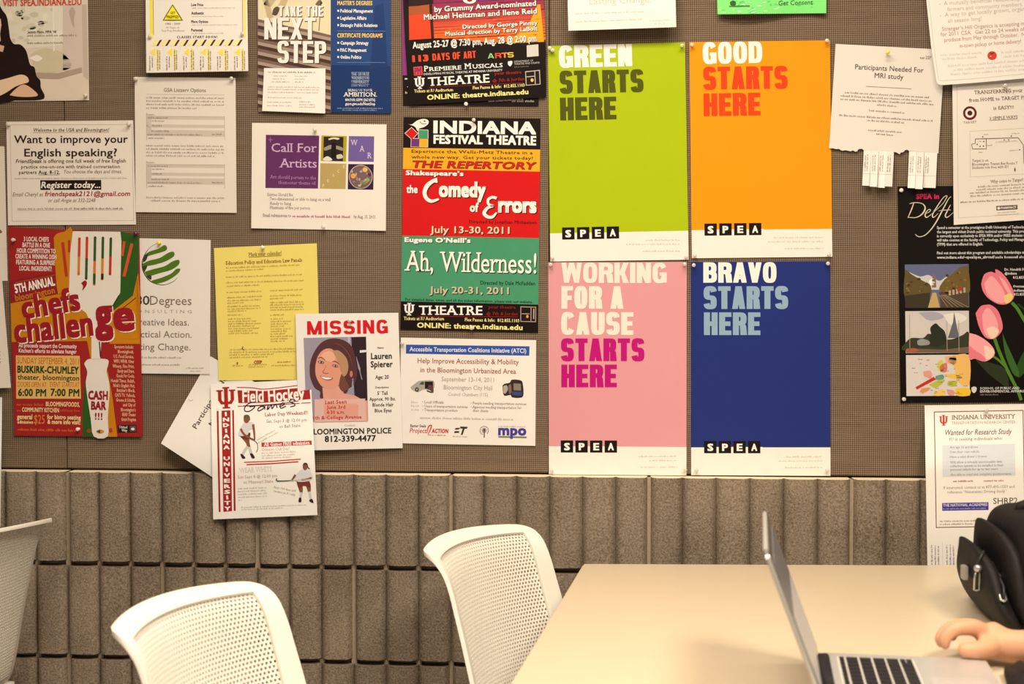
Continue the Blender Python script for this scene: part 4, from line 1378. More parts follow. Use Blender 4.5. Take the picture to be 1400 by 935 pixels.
# call for artists
S = Sheet('flyer', 'white landscape flyer reading Call For Artists with purple and olive squares', 'flyer', ((344.5, 168), (528.5, 170), (527.5, 315.5), (343.5, 312)), C(230, 212, 190), .002, lambda s, t, x, y: .004 * (s - .5) ** 2 * 4 * t, b=.014, a=-.008)
S.part('title_square', 'plum square with pale lettering')
S.quad(((363.5, 184.2), (436.4, 185.4), (434.8, 257.8), (362.8, 257)), C(94, 42, 84), 1)
PL = C(202, 158, 182)
S.text('Call For', 371, 207.6, 433, 11.6, PL, .004, slab=True, y1=207.8)
S.text('Artists', 381.6, 228.6, 433, 11.6, PL, .004, slab=True, y1=229.2)
S.text('Art should pertain to the', 369, 243.8, 432, 4.6, C(176, 120, 156), 0, slab=True, y1=245.4)
S.text('themester theme of:', 380.4, 251.4, 432, 4.6, C(176, 120, 156), 0, slab=True, y1=252.6)
S.rect(366.6, 190.4, 6, 1, C(150, 100, 136), 2, 1)
S.rect(369.2, 187.6, 1, 7, C(150, 100, 136), 2, 1)
S.part('cloud_photo', 'black and white mushroom cloud on olive')
S.quad(((439.5, 185.2), (474.2, 186), (473, 220.8), (438.6, 220)), C(168, 146, 24), 1)
S.quad(((442.6, 186.8), (469.6, 187.4), (468.8, 220.4), (441.8, 219.6)), C(40, 30, 24), 2)
S.blob([(449, 189.6), (456, 187.8), (464, 189), (462, 191), (456, 190), (450, 191.4)], C(214, 196, 170), 3)
S.blob([(443, 202), (452, 198), (460, 199), (468.4, 202), (468, 206), (456, 203), (444, 206)], C(150, 134, 114), 3)
S.blob([(453, 196), (459, 196), (458.6, 214), (453.4, 214)], C(20, 14, 10), 4)
S.blob([(442.4, 216), (448, 213.6), (454, 217.6), (452, 219.6), (442.2, 219.4)], C(220, 204, 180), 4)
S.blob([(460, 212), (466, 210.6), (468.6, 213), (468.4, 216), (461, 217)], C(200, 184, 160), 4)
S.part('word_square', 'violet square with letters stepping down')
S.quad(((477, 186), (511.6, 186.4), (511, 221.2), (476, 220.6)), C(108, 84, 138), 1)
for ch, x, y, w in (('W', 479, 198.6, 10), ('A', 491.4, 207, 7), ('R', 502, 216.2, 6.6)):
    S.text(ch, x, y, x + w, 7.6, C(206, 184, 190), .006, slab=True)
S.part('tan_square', 'tan square with letters stepping up')
S.quad(((438, 223.2), (473.4, 223.8), (472.4, 258.4), (437.4, 257.8)), C(178, 148, 84), 1)
for ch, x, y in (('P', 440.6, 255.6), ('E', 447.2, 249), ('A', 454.2, 241.6), ('C', 461, 236), ('E', 469, 229.6)):
    S.text(ch, x, y, x + 3, 4, C(220, 200, 156), .004, slab=True)
S.part('mosaic_square', 'dark square with a round mosaic')
S.quad(((476, 224.2), (511, 224.6), (510.4, 259.4), (475.4, 258.8)), C(48, 24, 58), 1)
S.ell(493.2, 241.8, 16.2, 16.4, C(186, 166, 136), 2, n=30)
S.ell(493.2, 241.8, 15.2, 15.4, C(112, 84, 84), 3, n=30)
for i in range(40):
    a_, r_ = rnd.uniform(0, 6.28), 14 * math.sqrt(rnd.random())
    S.ell(493.2 + r_ * math.cos(a_), 241.8 + r_ * math.sin(a_), rnd.uniform(1, 2.8), rnd.uniform(1, 2.4), rnd.choice([C(150, 128, 100), C(196, 170, 120), C(104, 130, 70), C(124, 84, 100), C(180, 160, 130)]), 4, n=7)
S.ell(483, 240.4, 3.6, 3.6, C(222, 150, 50), 5, n=9)
S.ell(499, 232, 3.6, 3.4, C(226, 170, 80), 5, n=9)
S.ell(505, 238.6, 2.6, 2.4, C(96, 34, 60), 5, n=9)
S.ell(503, 246, 2.6, 2.2, C(130, 160, 80), 5, n=9)
S.part('body_text')
BP = C(136, 104, 98)
for s, x0, y, x1 in (('Entries Should Be:', 365.6, 267.8, 401), ('\u00b7Two-dimensional or able to hang on a wall', 367.6, 273.6, 452), ('\u00b7Ready to hang', 368.2, 279.8, 398), ('\u00b7Maximum of five per person', 368, 285.6, 424)):
    S.text(s, x0, y, x1, 4.2, BP, .002, slab=True)
S.text('Email submissions to', 359.6, 296.2, 398, 4.2, C(110, 80, 74), .004, slab=True)
S.fine(400, 297, 482, 3.2, C(184, 124, 126), fill=.7)
S.text('by Aug. 15, 2011', 483.4, 298.2, 513, 4.2, C(110, 80, 74), .004, slab=True)
S.done()

# green globe consulting sheet (partly behind the chefs poster)
S = Sheet('notice', 'white notice with a green striped globe, tucked behind the chefs poster', 'notice', ((150, 324.5), (288, 328), (287, 511.5), (150, 510)), C(226, 208, 190), .002, lambda s, t, x, y: .004 * s * t, b=.008, a=-.005)
GG, GD = C(74, 108, 24), C(50, 60, 24)
def g4(pts):
    return [(180 + x / 4.4523, 310 + y / 4.4523) for x, y in pts]
S.part('logo', 'globe of green ribbons')
S.stroke(g4([(160, 98), (110, 128), (75, 180), (64, 235), (80, 290), (120, 335), (190, 354), (250, 335), (278, 310)]), [.4, .6, 1.2, 1.4, 1.4, 1.2, .9, .7, .4], C(70, 58, 34), 1)
S.blob(g4([(80, 172), (110, 150), (160, 135), (196, 112), (213, 120), (211, 142), (170, 158), (120, 172), (88, 182)]), GG, 2)
S.blob(g4([(66, 225), (110, 205), (170, 190), (220, 160), (254, 152), (258, 178), (210, 208), (150, 228), (90, 240), (72, 245)]), GG, 2)
S.blob(g4([(78, 275), (130, 258), (200, 240), (250, 210), (288, 202), (286, 230), (240, 262), (170, 282), (110, 300), (92, 298)]), GG, 2)
S.blob(g4([(120, 328), (180, 310), (240, 285), (270, 258), (296, 256), (284, 282), (240, 315), (190, 338), (140, 345)]), GG, 2)
for p in ([(76, 176), (100, 162), (90, 200), (70, 215)], [(64, 240), (95, 236), (82, 268), (76, 272)], [(90, 298), (118, 296), (118, 322), (100, 312)]):
    S.blob(g4(p), GD, 3)
S.part('headline')
S.text('180', 178, 416.4, 204.4, 12.2, C(72, 54, 44), .01, y1=416.6)
S.text('Degrees', 205, 416.6, 261.8, 12.2, C(120, 100, 86), 0, slab=True, y1=417)
S.text('CONSULTING', 178, 427.6, 262, 4.6, C(166, 146, 130), 0, space=1.6)
for s, x0, y, x1 in (('Creative Ideas.', 180.6, 444.4, 258.2), ('Practical Action.', 175, 461, 262), ('Lasting Change.', 173, 478.2, 260.4)):
    S.text(s, x0, y, x1, 9, C(126, 106, 92), .002)
S.part('body_text')
S.fine(176, 489.6, 249, 2.5, C(150, 130, 114))
S.fine(178, 499.4, 247, 2.5, C(150, 130, 114))
S.fine(254, 504, 279, 1.9, C(150, 130, 114))
S.fine(260, 508, 274, 1.9, C(170, 150, 134))
S.done()

# chefs challenge poster
S = Sheet('poster', 'red and orange poster with a giant fork reading chefs\u2019 challenge', 'poster', ((11, 310), (190.5, 318.5), (195, 597), (19.7, 595.5)), C(156, 32, 30), .0045, lambda s, t, x, y: .003 * s, b=.02, a=.03, rough=.45)
OG = C(196, 120, 14)
GN = C(44, 82, 26)
CW = C(226, 208, 186)
S.part('artwork', 'orange field with a white and green fork')
S.poly([(14.5, 414.5), (79.5, 402), (92, 398), (188, 380), (191.2, 464), (145, 463), (124, 466), (16, 467.5)], OG, 1)
S.blob([(73.5, 325), (78, 319.4), (88, 316.8), (99.4, 316.2), (95, 400), (80, 404), (76, 370)], OG, 1, 3)
S.poly([(188, 360), (191, 400), (191.5, 470), (150, 470), (150, 424)], OG, 1)
S.poly([(119, 466), (137, 466), (137, 495), (124, 492)], OG, 2)
S.poly([(163, 316), (190, 321.6), (189, 372), (181.6, 404), (153.6, 425.6), (150, 422), (164, 401)], GN, 2)
S.stroke([(186, 407), (168, 421)], 1, C(36, 50, 20), 3, False)
S.poly([(99.6, 316), (164.6, 316.8), (166, 330), (164.4, 400), (151, 424), (142, 432), (138.6, 466), (137, 491), (125, 491), (125, 445), (118, 428), (97, 412), (94.4, 395), (96, 345)], CW, 3)
S.stroke([(162.6, 403.6), (152.6, 420.6)], 1.2, C(40, 30, 20), 4, False)
for x, y0, y1, ca, cb in ((108.6, 326, 375, C(196, 60, 36), C(206, 120, 40)), (119, 325, 381, C(196, 60, 36), C(46, 82, 30)), (130, 324.6, 389, C(48, 84, 30), C(206, 110, 40)), (140.8, 325, 382, C(48, 84, 30), C(206, 130, 30)), (151.6, 326, 375, C(48, 84, 30), C(190, 50, 34))):
    ym = y0 + (y1 - y0) * .5
    S.stroke([(x, y0), (x - .6, ym)], 3.6, ca, 4, False)
    S.stroke([(x - .6, ym), (x - 1.2, y1)], 3.6, cb, 4, False)
    S.ell(x, y0, 1.8, 1.6, ca, 4, n=10)
    S.ell(x - 1.2, y1, 1.8, 1.6, cb, 4, n=10)
S.stroke([(129, 374), (128.8, 388)], 3.6, GN, 5, False)
S.stroke([(140, 374), (139.8, 382)], 3.6, C(50, 40, 20), 5, False)
S.stroke([(85.6, 331), (91, 378)], 4, C(180, 48, 34), 4, False)
S.stroke([(94.6, 328), (94.4, 345)], 3, C(180, 48, 34), 2, False)
S.stroke([(180.4, 333), (169.4, 378)], 4, C(206, 76, 44), 4, False)
S.stroke([(170, 330), (167, 350)], 3.4, C(206, 76, 44), 4, False)
S.poly([(116, 520), (122, 545), (128, 597), (113, 597), (112.6, 560)], GN, 2)
S.poly([(147, 505), (154, 545), (160.4, 597), (147, 597)], OG, 2)
S.stroke([(135.8, 467), (137.4, 488)], 1.6, C(40, 40, 24), 5, False)
S.blob([(117, 494), (121, 491), (131, 490.4), (143, 490.6), (148.4, 493), (147.6, 500), (146, 508), (149.8, 528), (149, 548), (147.4, 572), (147.2, 596.6), (128.2, 596.6), (124, 572), (119, 540), (117.4, 522), (119.4, 508), (115.4, 498)], CW, 3, 3)
S.ell(137, 590, 5.4, 2.8, C(206, 130, 40), 4)
S.poly([(131.8, 589.6), (137, 587.3), (137, 592.6)], GN, 5)
S.ell(121.6, 589, 2.8, 3, C(156, 60, 30), 4)
S.ell(151.4, 588.4, 2.6, 3.2, C(176, 54, 34), 4)
S.part('intro_text')
for s, x0, y, x1 in (('3 LOCAL CHEFS', 32.4, 329.6, 66.6), ('BATTLE IN A ONE', 30.6, 337.6, 68.4), ('HOUR COMPETITION TO', 23, 345.4, 75.8), ('CREATE A WINNING DISH', 21, 353.2, 77), ('FEATURING A SURPRISE', 22, 361.2, 75), ('LOCAL INGREDIENT!', 26.4, 369.6, 70.6)):
    S.text(s, x0, y, x1, 6, C(232, 206, 184), .03)
S.part('headline')
S.poly([(14, 384), (74, 372), (79.4, 402), (14.6, 414.6)], C(142, 28, 30), 2)
for k in range(3):
    S.stroke([(21, 386.4 + k * 0), (75, 376)], 1.6, C(196, 100, 40), 3, False)
S.text('bloomington', 21.4, 411.6, 75.6, 8.4, C(190, 108, 30), .03, layer=4, y1=400.4)
S.text('5TH ANNUAL', 21, 400.6, 75.6, 11.4, C(240, 222, 200), .04, layer=5, y1=389.6)
DR = C(150, 24, 34)
for d, c_, l in ((1.5, C(238, 214, 184), 6), (0, DR, 7)):
    S.text('chefs', 31.5 + d, 435.2 + d, 110.6 + d, 30, c_, .036, layer=l, y1=422.6 + d)
    S.text('challen', 20.6 + d, 468 + d, 128 + d, 33, c_, .036, layer=l, y1=457.4 + d)
    S.text('g', 130 + d, 450 + d, 155 + d, 44, c_, .045, layer=l, y1=448.5 + d)
    S.text('e', 155.6 + d, 451.4 + d, 184.6 + d, 42, c_, .04, layer=l, y1=450 + d)
    S.blob([(111 + d, 387 + d), (116 + d, 383.4 + d), (119 + d, 386.6 + d), (117 + d, 392 + d), (112.6 + d, 397 + d), (113.6 + d, 391 + d)], c_, l)
S.part('body_text')
S.text('All proceeds support the Community', 25.4, 474.6, 104.8, 5.4, C(236, 214, 194), .016)
S.text('Kitchen\u2019s efforts to alleviate hunger', 25.6, 481.8, 104.6, 5.4, C(236, 214, 194), .016)
OT = C(206, 104, 40)
S.fine(23, 554.4, 61, 3.6, C(196, 90, 40))
S.text('BLOOMINGFOODS,', 62.6, 555, 109, 5.8, C(232, 194, 130), .03)
S.fine(23, 562.6, 29, 3.2, C(196, 90, 40))
S.text('COMMUNITY KITCHEN', 30, 562.6, 80.6, 5.6, C(232, 194, 130), .03)
S.fine(82, 562.4, 110, 3.2, C(196, 90, 40))
S.text('general', 23.2, 572.6, 44, 6.4, C(236, 200, 140), .03)
S.text('admission', 23.8, 578.8, 45, 4.4, C(236, 200, 140), .03)
S.text('$25', 46.4, 579, 61, 12, C(220, 120, 44), .004)
S.text('for bistro seating', 64.4, 572.6, 110.4, 5.6, C(236, 200, 140), .03)
S.text('& more info visit:', 64.8, 579.2, 110, 5.6, C(236, 200, 140), .03)
S.fine(24, 588.6, 104, 3.6, C(190, 84, 36), fill=.75)
for i, s in enumerate(('Sponsors include:', 'Bloomingfoods,', 'U.S. Food Service,', 'WFIU, WFHB, Oliver', 'Winery, Fine Print,', 'Sandy and Dave,', 'Goods For Cooks,', 'Herald Times, Relish,', 'Nick\u2019s English Hut,', 'Butcher\u2019s Block,', 'CATS TV, Yelloola,', 'Greene & Schultz,', 'and City of', 'Bloomington\u2019s', 'BEAD Theater', 'Grant Program')):
    xr = 182.6 + i * .22
    S.text(s, xr - 1.55 * len(s), 476 + i * 6.62, xr, 4.5, C(222, 176, 130), .02)
S.part('date_panel', 'sand-coloured box with date and times')
S.quad(((21.6, 485.8), (109, 486.4), (110.8, 545), (22.2, 545)), C(222, 168, 90), 2)
OD, GDK = C(190, 96, 24), C(30, 58, 22)
S.text('SUNDAY SEPTEMBER 4, 2011', 23.4, 496.8, 107.6, 8.6, OD, .006, layer=3)
S.text('BUSKIRK-CHUMLEY', 23.6, 509.2, 107.6, 9.2, GDK, .04, layer=3)
S.text('theater, bloomington', 24, 518.6, 108.2, 6.8, GDK, .018, layer=3)
S.text('DOORS OPEN AT', 24.4, 528.6, 63.4, 6.8, OD, .006, layer=3)
S.text('EVENT STARTS AT', 68.4, 528.6, 108.6, 6.8, OD, .006, layer=3)
S.text('6:00 PM', 24.6, 541, 63, 9.6, GDK, .03, layer=3)
S.text('7:00 PM', 69, 541, 108.4, 9.6, GDK, .03, layer=3)
S.part('handle_text')
S.text('CASH', 120.4, 545.6, 147.4, 11, DR, .05, layer=5)
S.text('BAR', 124.4, 559.6, 145, 10.6, DR, .05, layer=5)
S.text('!!!', 129.6, 573.4, 140, 9, DR, .025, layer=5)
S.part('sponsor_badge', 'black badge reading United Way')
S.quad(((161, 581.2), (186.4, 580.6), (187, 591), (161.2, 591.4)), C(40, 24, 20), 2)
S.text('United', 163, 585.4, 174, 3.6, CW, .02, layer=3)
S.text('Way', 166.4, 590, 174, 3.6, CW, .02, layer=3)
S.quad(((177.4, 582), (185.8, 581.8), (186, 589.8), (177.6, 590)), C(96, 74, 62), 3)
S.ell(181.6, 586.4, 2.6, 1.8, CW, 4, n=10)
S.done()

# yellow education panel sheet
S = Sheet('notice', 'yellow notice headed Mark your calendar!', 'notice', ((292.5, 339), (433.2, 332.5), (438, 519), (299, 520)), C(230, 202, 100), .002, lambda s, t, x, y: .004 * (1 - s) * t, b=-.04, a=.03)
S.part('headline')
YB = C(104, 80, 34)
S.text('Mark your calendar!', 340, 350.4, 385, 5, C(120, 92, 36), .006, slab=True, y1=348.2)
S.stroke([(340, 351.6), (385, 349.4)], .6, YB, 2, False)
S.text('Education Policy and Education Law Panels', 309, 362, 413, 4.8, C(130, 74, 30), .012, slab=True, y1=357.6)
S.part('body_text')
LIN = [(309, 367.2, 410, 363), (309, 371.4, 361, 368.6), (309, 379.8, 414, 376), (309.6, 387.4, 416, 384.2), (309.8, 392.2, 356, 390.4), (310, 400.6, 358, 399), (369, 398.4, 415, 396.4), (310.6, 408, 359, 405.6), (311, 412, 358, 410.4), (311, 415.4, 336, 414.2), (369, 405.4, 413, 404.2), (369, 409.4, 388, 408.4)]
LIN += [(311.4, 420 + k * 3.4, 357 - 20 * (k == 2), 418.6 + k * 3.4) for k in range(3)] + [(369.4, 414.4 + k * 3.4, 416, 413.4 + k * 3.4) for k in range(4)]
LIN += [(311.6, 431.6, 332, 431), (369.6, 431.6, 389, 431)]
LIN += [(312 + k * .1, 437 + k * 3.3, 344 + (k * 7) % 16, 436.2 + k * 3.3) for k in range(7)] + [(370, 437 + k * 3.4, 388 + (k * 11) % 16, 436.4 + k * 3.4) for k in range(10)]
LIN += [(313.6, 479 + k * 3.6, (405, 405, 375, 367)[k], 477.6 + k * 3.6) for k in range(4)]
LIN += [(318, 501, 334, 500.6), (340, 499.4, 366, 499), (340, 502.4, 364, 502), (371, 500.6, 405, 500.2)]
for x0, y0, x1, y1 in LIN:
    S.fine(x0, y0, x1, 2.2, C(164, 134, 54), y1=y1)
S.part('logo').text('CEEP', 347, 497.4, 358.4, 4.2, C(150, 34, 24), .04)
S.trident(323, 495, 2.8, 3.6, C(110, 50, 24))
S.fine(379, 496, 399, 2, C(150, 60, 30))
S.done()

# missing person poster
S = Sheet('poster', 'white poster headed MISSING in red with a colour portrait photo', 'poster', ((404, 429), (544.5, 427.5), (550.5, 612.5), (409, 616)), C(232, 216, 198), .006, lambda s, t, x, y: .012 * (1 - s) * t, b=-.018, a=.03)
S.part('headline').heavy('MISSING', 420, 457.6, 530.4, 18.6, C(206, 22, 30), .26, .2, .17, 2, y1=455.6)
S.part('portrait_photo', 'colour photo of a smiling young woman')
def pf(pts):
    return [(410 + x / 7.48, 455 + y / 7.48) for x, y in pts]
S.quad(((415, 462), (500.6, 460), (503.4, 575.2), (419, 577)), C(150, 136, 144), 1)
S.poly(pf([(525, 45), (676, 40), (690, 690), (560, 690), (545, 400)]), C(46, 28, 36), 2)
S.poly(pf([(490, 45), (512, 45), (512, 100), (492, 100)]), C(176, 168, 178), 2)
S.poly(pf([(535, 460), (548, 460), (548, 640), (528, 640)]), C(140, 136, 150), 3)
S.blob(pf([(100, 335), (118, 260), (155, 180), (220, 100), (320, 58), (440, 72), (530, 140), (570, 270), (585, 420), (555, 530), (500, 570), (470, 620), (350, 640), (215, 670), (205, 600), (150, 560), (105, 450)]), C(84, 46, 46), 3)
S.poly(pf([(230, 560), (420, 540), (450, 620), (560, 640), (650, 690), (690, 700), (696, 905), (150, 915), (150, 690), (240, 670)]), C(216, 148, 124), 4)
S.blob(pf([(178, 250), (215, 195), (270, 162), (330, 168), (380, 220), (420, 310), (440, 420), (425, 500), (370, 555), (300, 572), (235, 555), (190, 500), (162, 430), (158, 340)]), C(214, 142, 114), 5)
S.blob(pf([(200, 250), (250, 200), (320, 190), (360, 240), (340, 300), (260, 280)]), C(226, 160, 128), 6)
S.blob(pf([(420, 430), (440, 420), (480, 500), (500, 560), (440, 600), (400, 540)]), C(110, 62, 50), 6)
S.blob(pf([(335, 185), (395, 180), (470, 250), (496, 340), (480, 420), (445, 445), (415, 380), (390, 290)]), C(176, 130, 92), 7)
S.stroke(pf([(340, 110), (420, 130), (500, 220), (540, 340)]), [.4, 1.2, 1.2, .4], C(112, 70, 58), 7)
for x, y, r in ((216, 300, 12), (362, 338, 14)):
    S.ell(410 + x / 7.48, 455 + y / 7.48, 4.2, 1.9, C(96, 54, 50), 7, r)
    S.ell(410 + x / 7.48, 455 + y / 7.48, 3.0, 1.25, C(206, 176, 164), 8, r)
    S.ell(410 + (x + 2) / 7.48, 455 + y / 7.48, 1.3, 1.3, C(44, 26, 28), 9, 0, 12)
for p in ([(186, 262), (218, 250), (258, 278)], [(330, 294), (366, 292), (404, 322)]):
    S.stroke(pf(p), [.5, 1.1, .6], C(92, 50, 44), 8)
S.stroke(pf([(272, 330), (250, 375), (236, 402), (262, 414), (292, 412)]), [.3, .7, 1.1, 1, .8], C(158, 82, 64), 7)
S.blob(pf([(205, 436), (240, 446), (290, 456), (338, 458), (318, 482), (270, 482), (228, 464)]), C(150, 62, 60), 7)
S.blob(pf([(216, 444), (270, 456), (326, 462), (306, 474), (262, 474), (230, 460)]), C(240, 222, 206), 8)
S.ell(410 + 525 / 7.48, 455 + 420 / 7.48, 2, 4.4, C(190, 112, 92), 8)
S.poly(pf([(612, 178), (690, 174), (690, 196), (614, 204)]), C(214, 206, 206), 4)
S.part('caption_box', 'pale pink box over the foot of the photo')
S.poly(pf([(150, 680), (668, 672), (676, 900), (150, 912)]), C(216, 168, 150), 5)
CR = C(186, 50, 48)
for s, x0, y, x1, y1 in (('Last Seen', 444.6, 552.2, 474, 551.4), ('June 3rd', 446.6, 559.2, 472, 558.6), ('4:30 a.m.', 446.6, 566.2, 471.6, 565.4), ('11th & College Avenue', 424.6, 573.6, 494.4, 572.2)):
    S.text(s, x0, y, x1, 4.9, CR, .02, layer=6, y1=y1)
S.part('body_text')
TX = C(64, 48, 42)
for s, x0, y, x1, h, b_ in (('Name:', 516, 476.6, 525, 2.6, .02), ('Lauren', 507.2, 490.8, 535.8, 8, .03), ('Spierer', 506.8, 502, 537, 8, .03), ('Age: 20', 513.2, 518, 531.6, 5, .02), ('Description:', 513.4, 530.8, 531.8, 2.6, .02), ('5\u2019 Tall', 516, 539.8, 530, 4.8, .02), ('Approx. 90 lbs.', 505, 548, 541, 4.8, .02), ('Blonde Hair', 509.4, 555.8, 538, 4.8, .02), ('Blue Eyes', 512.4, 563.6, 535.4, 4.8, .02)):
    S.text(s, x0, y, x1, h, TX, b_)
S.text('Contact', 471, 583, 485.6, 3.4, C(170, 150, 134))
S.text('BLOOMINGTON POLICE', 423, 594, 535, 7.4, C(44, 28, 24), .028, y1=592.2)
S.text('812-339-4477', 444, 604, 514, 7.8, C(44, 28, 24), .028, y1=602.8)
S.done()

# transportation flyer
S = Sheet('flyer', 'white landscape flyer with a blue title bar about accessible transportation', 'flyer', ((548, 461.5), (733, 465), (732, 609.5), (546.5, 606)), C(232, 215, 196), .0025, b=.0185, a=-.009)
S.part('title_bar', 'blue bar with white lettering')
S.quad(((555, 471), (724, 473.4), (723.6, 486.2), (555, 483.4)), C(44, 76, 148), 1)
S.text('Accessible Transportation Coalitions Initiative (ATCI)', 560, 480, 719.4, 5.8, C(226, 216, 210), .016, y1=482.4)
S.part('headline')
HR = C(152, 78, 62)
S.text('Help Improve Accessibility & Mobility', 571, 496.2, 709.4, 6.8, HR, .006, y1=498.2)
S.text('in the Bloomington Urbanized Area', 574.6, 508.8, 705.4, 6.8, HR, .006, y1=511)
S.part('body_text')
G3 = C(166, 146, 128)
for s, x0, y, x1, h in (('September 13-14, 2011', 603.6, 521, 675.4, 6), ('Bloomington City Hall', 606.6, 532.2, 673, 6), ('Council Chambers (115)', 612.6, 541, 667, 4.6)):
    S.text(s, x0, y, x1, h, G3, .002)
for s, x0, y, x1 in (('\u2022 Local Officials', 577.4, 551.2, 606.4), ('\u2022 Users of transportation services', 577.4, 556.8, 639.4), ('\u2022 Transportation providers', 577.4, 562, 625.4), ('\u2022 People needing transportation services', 643.4, 552.6, 719.6), ('\u2022 Agencies needing transportation for', 643.4, 558, 713), ('their clients', 646.6, 563, 667.4)):
    S.text(s, x0, y, x1, 3.7, C(122, 104, 92), .004)
for y in (551, 556, 561):
    S.fine(562, y, 573, 2.6, C(190, 170, 152))
S.fine(574, 572.4, 704, 3, C(190, 170, 152), fill=.6)
S.part('van_picture', 'small picture of a van with a ramp')
S.blob([(561.4, 529), (566, 525.6), (571, 521.6), (576, 520.4), (592.6, 520.6), (593, 531), (586, 532), (578, 533), (571, 536), (563, 532.6)], C(168, 154, 134), 1)
S.poly([(580.6, 521.6), (591.8, 521.4), (592.4, 532), (581, 531.4)], C(34, 22, 20), 2)
S.poly([(573, 525.4), (576.6, 521.8), (579.6, 521.8), (579.4, 526)], C(70, 74, 70), 2)
S.ell(570, 532.4, 2.6, 3, C(40, 28, 24), 3, n=12)
S.ell(570, 532.4, 1.2, 1.4, C(170, 156, 140), 4, n=10)
S.blob([(586, 526), (592, 528), (592.4, 537), (587.6, 533), (584.6, 532)], C(90, 60, 50), 4)
S.poly([(583, 533), (590, 535.6), (591, 537.4), (584, 535)], C(30, 20, 18), 5)
S.part('bus_picture', 'small picture of a bus front with an open door')
S.blob([(687, 527), (690, 524.6), (697, 523), (700, 519), (712, 520), (715, 526), (715.4, 541), (709, 544), (700, 543), (698, 540), (690, 541), (687.6, 536)], C(50, 34, 28), 1)
S.poly([(702, 524), (712, 524.6), (712.4, 534), (702.2, 533.4)], C(130, 116, 92), 2)
S.poly([(700, 535), (713.4, 535.6), (713.2, 541), (700.4, 540)], C(50, 66, 110), 3)
S.blob([(688, 528), (692.6, 526.6), (694.4, 532), (691, 538), (688, 536)], C(170, 150, 130), 2)
S.blob([(695, 527), (698.6, 525.4), (699.4, 536), (696, 538)], C(120, 92, 78), 2)
S.part('sponsor_logo', 'red project logo')
S.text('Easter Seals', 561, 583.6, 582.4, 3.6, C(70, 50, 44), .02)
S.text('Project', 560, 591.4, 583, 6.2, C(190, 40, 40), .008, .15)
S.text('ACTION', 590, 591.6, 612.6, 5.4, C(190, 40, 40), .04, .1)
S.stroke([(583.6, 592), (586, 583), (590, 581.6), (588, 588), (585, 594)], [.8, 1.6, 1.4, 1.6, .6], C(196, 60, 50), 3)
S.fine(585, 595.4, 610, 1.8, C(150, 60, 56))
S.part('sponsor_logo', 'dark bus company logo', True)
S.poly([(623, 585), (629.6, 584.8), (627, 587), (621.6, 587.2)], C(40, 40, 32), 2)
S.poly([(621.4, 589.4), (627.6, 589.2), (627.6, 591.6), (621, 591.8)], C(40, 40, 32), 2)
S.poly([(629, 583), (639.4, 583.4), (638.4, 586), (635.4, 586), (632.4, 594.6), (630, 594.4), (632.6, 586), (629.6, 585.6)], C(40, 50, 36), 2)
S.fine(619, 597.4, 640, 1.8, C(150, 130, 114))
S.part('sponsor_logo', 'grey round logo', True)
for i in range(14):
    a_ = 2.1 + i * 5.2 / 14
    S.ell(662 + 5.6 * math.cos(a_), 588.6 + 5.8 * math.sin(a_), .8, .8, C(110, 94, 82), 2, n=6)
S.ell(662, 588.4, 3.4, 3.6, C(170, 152, 134), 2)
S.ell(662, 588, 1.4, 2.2, C(80, 64, 56), 3)
S.stroke([(662, 590), (662, 598)], 1.4, C(90, 72, 62), 3, False)
S.part('sponsor_logo', 'purple mpo lettering on a green bar', True)
S.fine(681, 583.4, 719.6, 1.7, C(170, 152, 134))
S.text('mpo', 681, 594.4, 719.6, 13.4, C(72, 54, 136), .04, y1=594.8, layer=3)
S.rect(681.4, 596, 38.6, 2.2, C(110, 120, 70), 2)
S.done()

# second participants sheet, pinned askew behind the hockey flyer
S = Sheet('notice', 'white notice pinned askew, its corner showing behind the field hockey flyer', 'notice', ((220, 606), (288, 487), (416, 562), (348, 690)), C(230, 214, 196), .004, lambda s, t, x, y: .040 * ease((y - 515) / 132), b=0, a=0, nx=40, ny=40)
S.part('headline').text('Participants Needed For', 268.4, 586.6, 336, 6.8, C(84, 66, 54), .012, y1=475.5)
S.text('MRI study', 290.6, 583, 317, 6.8, C(84, 66, 54), .012, y1=540)
S.part('staple_mark').stroke([(258, 545.6), (260.6, 548), (264, 546.4)], .6, C(150, 130, 112), 2)
S.done()

# field hockey flyer
S = Sheet('flyer', 'white field hockey flyer with red bars hanging over the block ledge', 'flyer', ((288, 525), (425, 518.5), (434, 704), (291.5, 710)), C(238, 224, 208), .010, lambda s, t, x, y: .040 * ease((y - 515) / 132) + .004 * math.exp(-((s - .53) / .12) ** 2) * (1 - t), b=-.044, a=.032, nx=24, ny=64)
CRM = C(160, 30, 28)
S.part('logo', 'crimson interlocked letters').trident(295.6, 529.6, 26, 29.4, CRM)
S.part('side_banner', 'crimson stripes with stacked white letters')
S.quad(((302.8, 561.4), (315, 560.8), (317.2, 698.6), (305.4, 699.8)), CRM, 1, 2, 50)
S.quad(((296.2, 561.8), (298.8, 561.6), (301.6, 699.6), (299, 700)), CRM, 1, 1, 50)
S.quad(((317.4, 560.6), (319.8, 560.4), (322.2, 698), (319.6, 698.6)), CRM, 1, 1, 50)
for i, ch in enumerate('INDIANA UNIVERSITY'):
    if ch != ' ':
        y = 568.4 + i * 7.6
        w = 2.6 if ch == 'I' else 8.6
        cx = 308.9 + (y - 560) * .0165
        S.text(ch, cx - w / 2, y + .15, cx + w / 2, 4.9, C(244, 228, 210), .045, y1=y - .15)
S.part('headline')
S.stroke([(323.6, 529.6), (345, 530.2), (361, 532), (390, 529), (422, 525)], 1.2, CRM, 1)
S.quad(((324.6, 533.4), (361, 534.6), (361, 550.6), (326, 551)), CRM, 1, 14, 10)
S.quad(((361, 534.6), (423, 529), (424.6, 545.6), (361, 550.6)), CRM, 1, 20, 10)
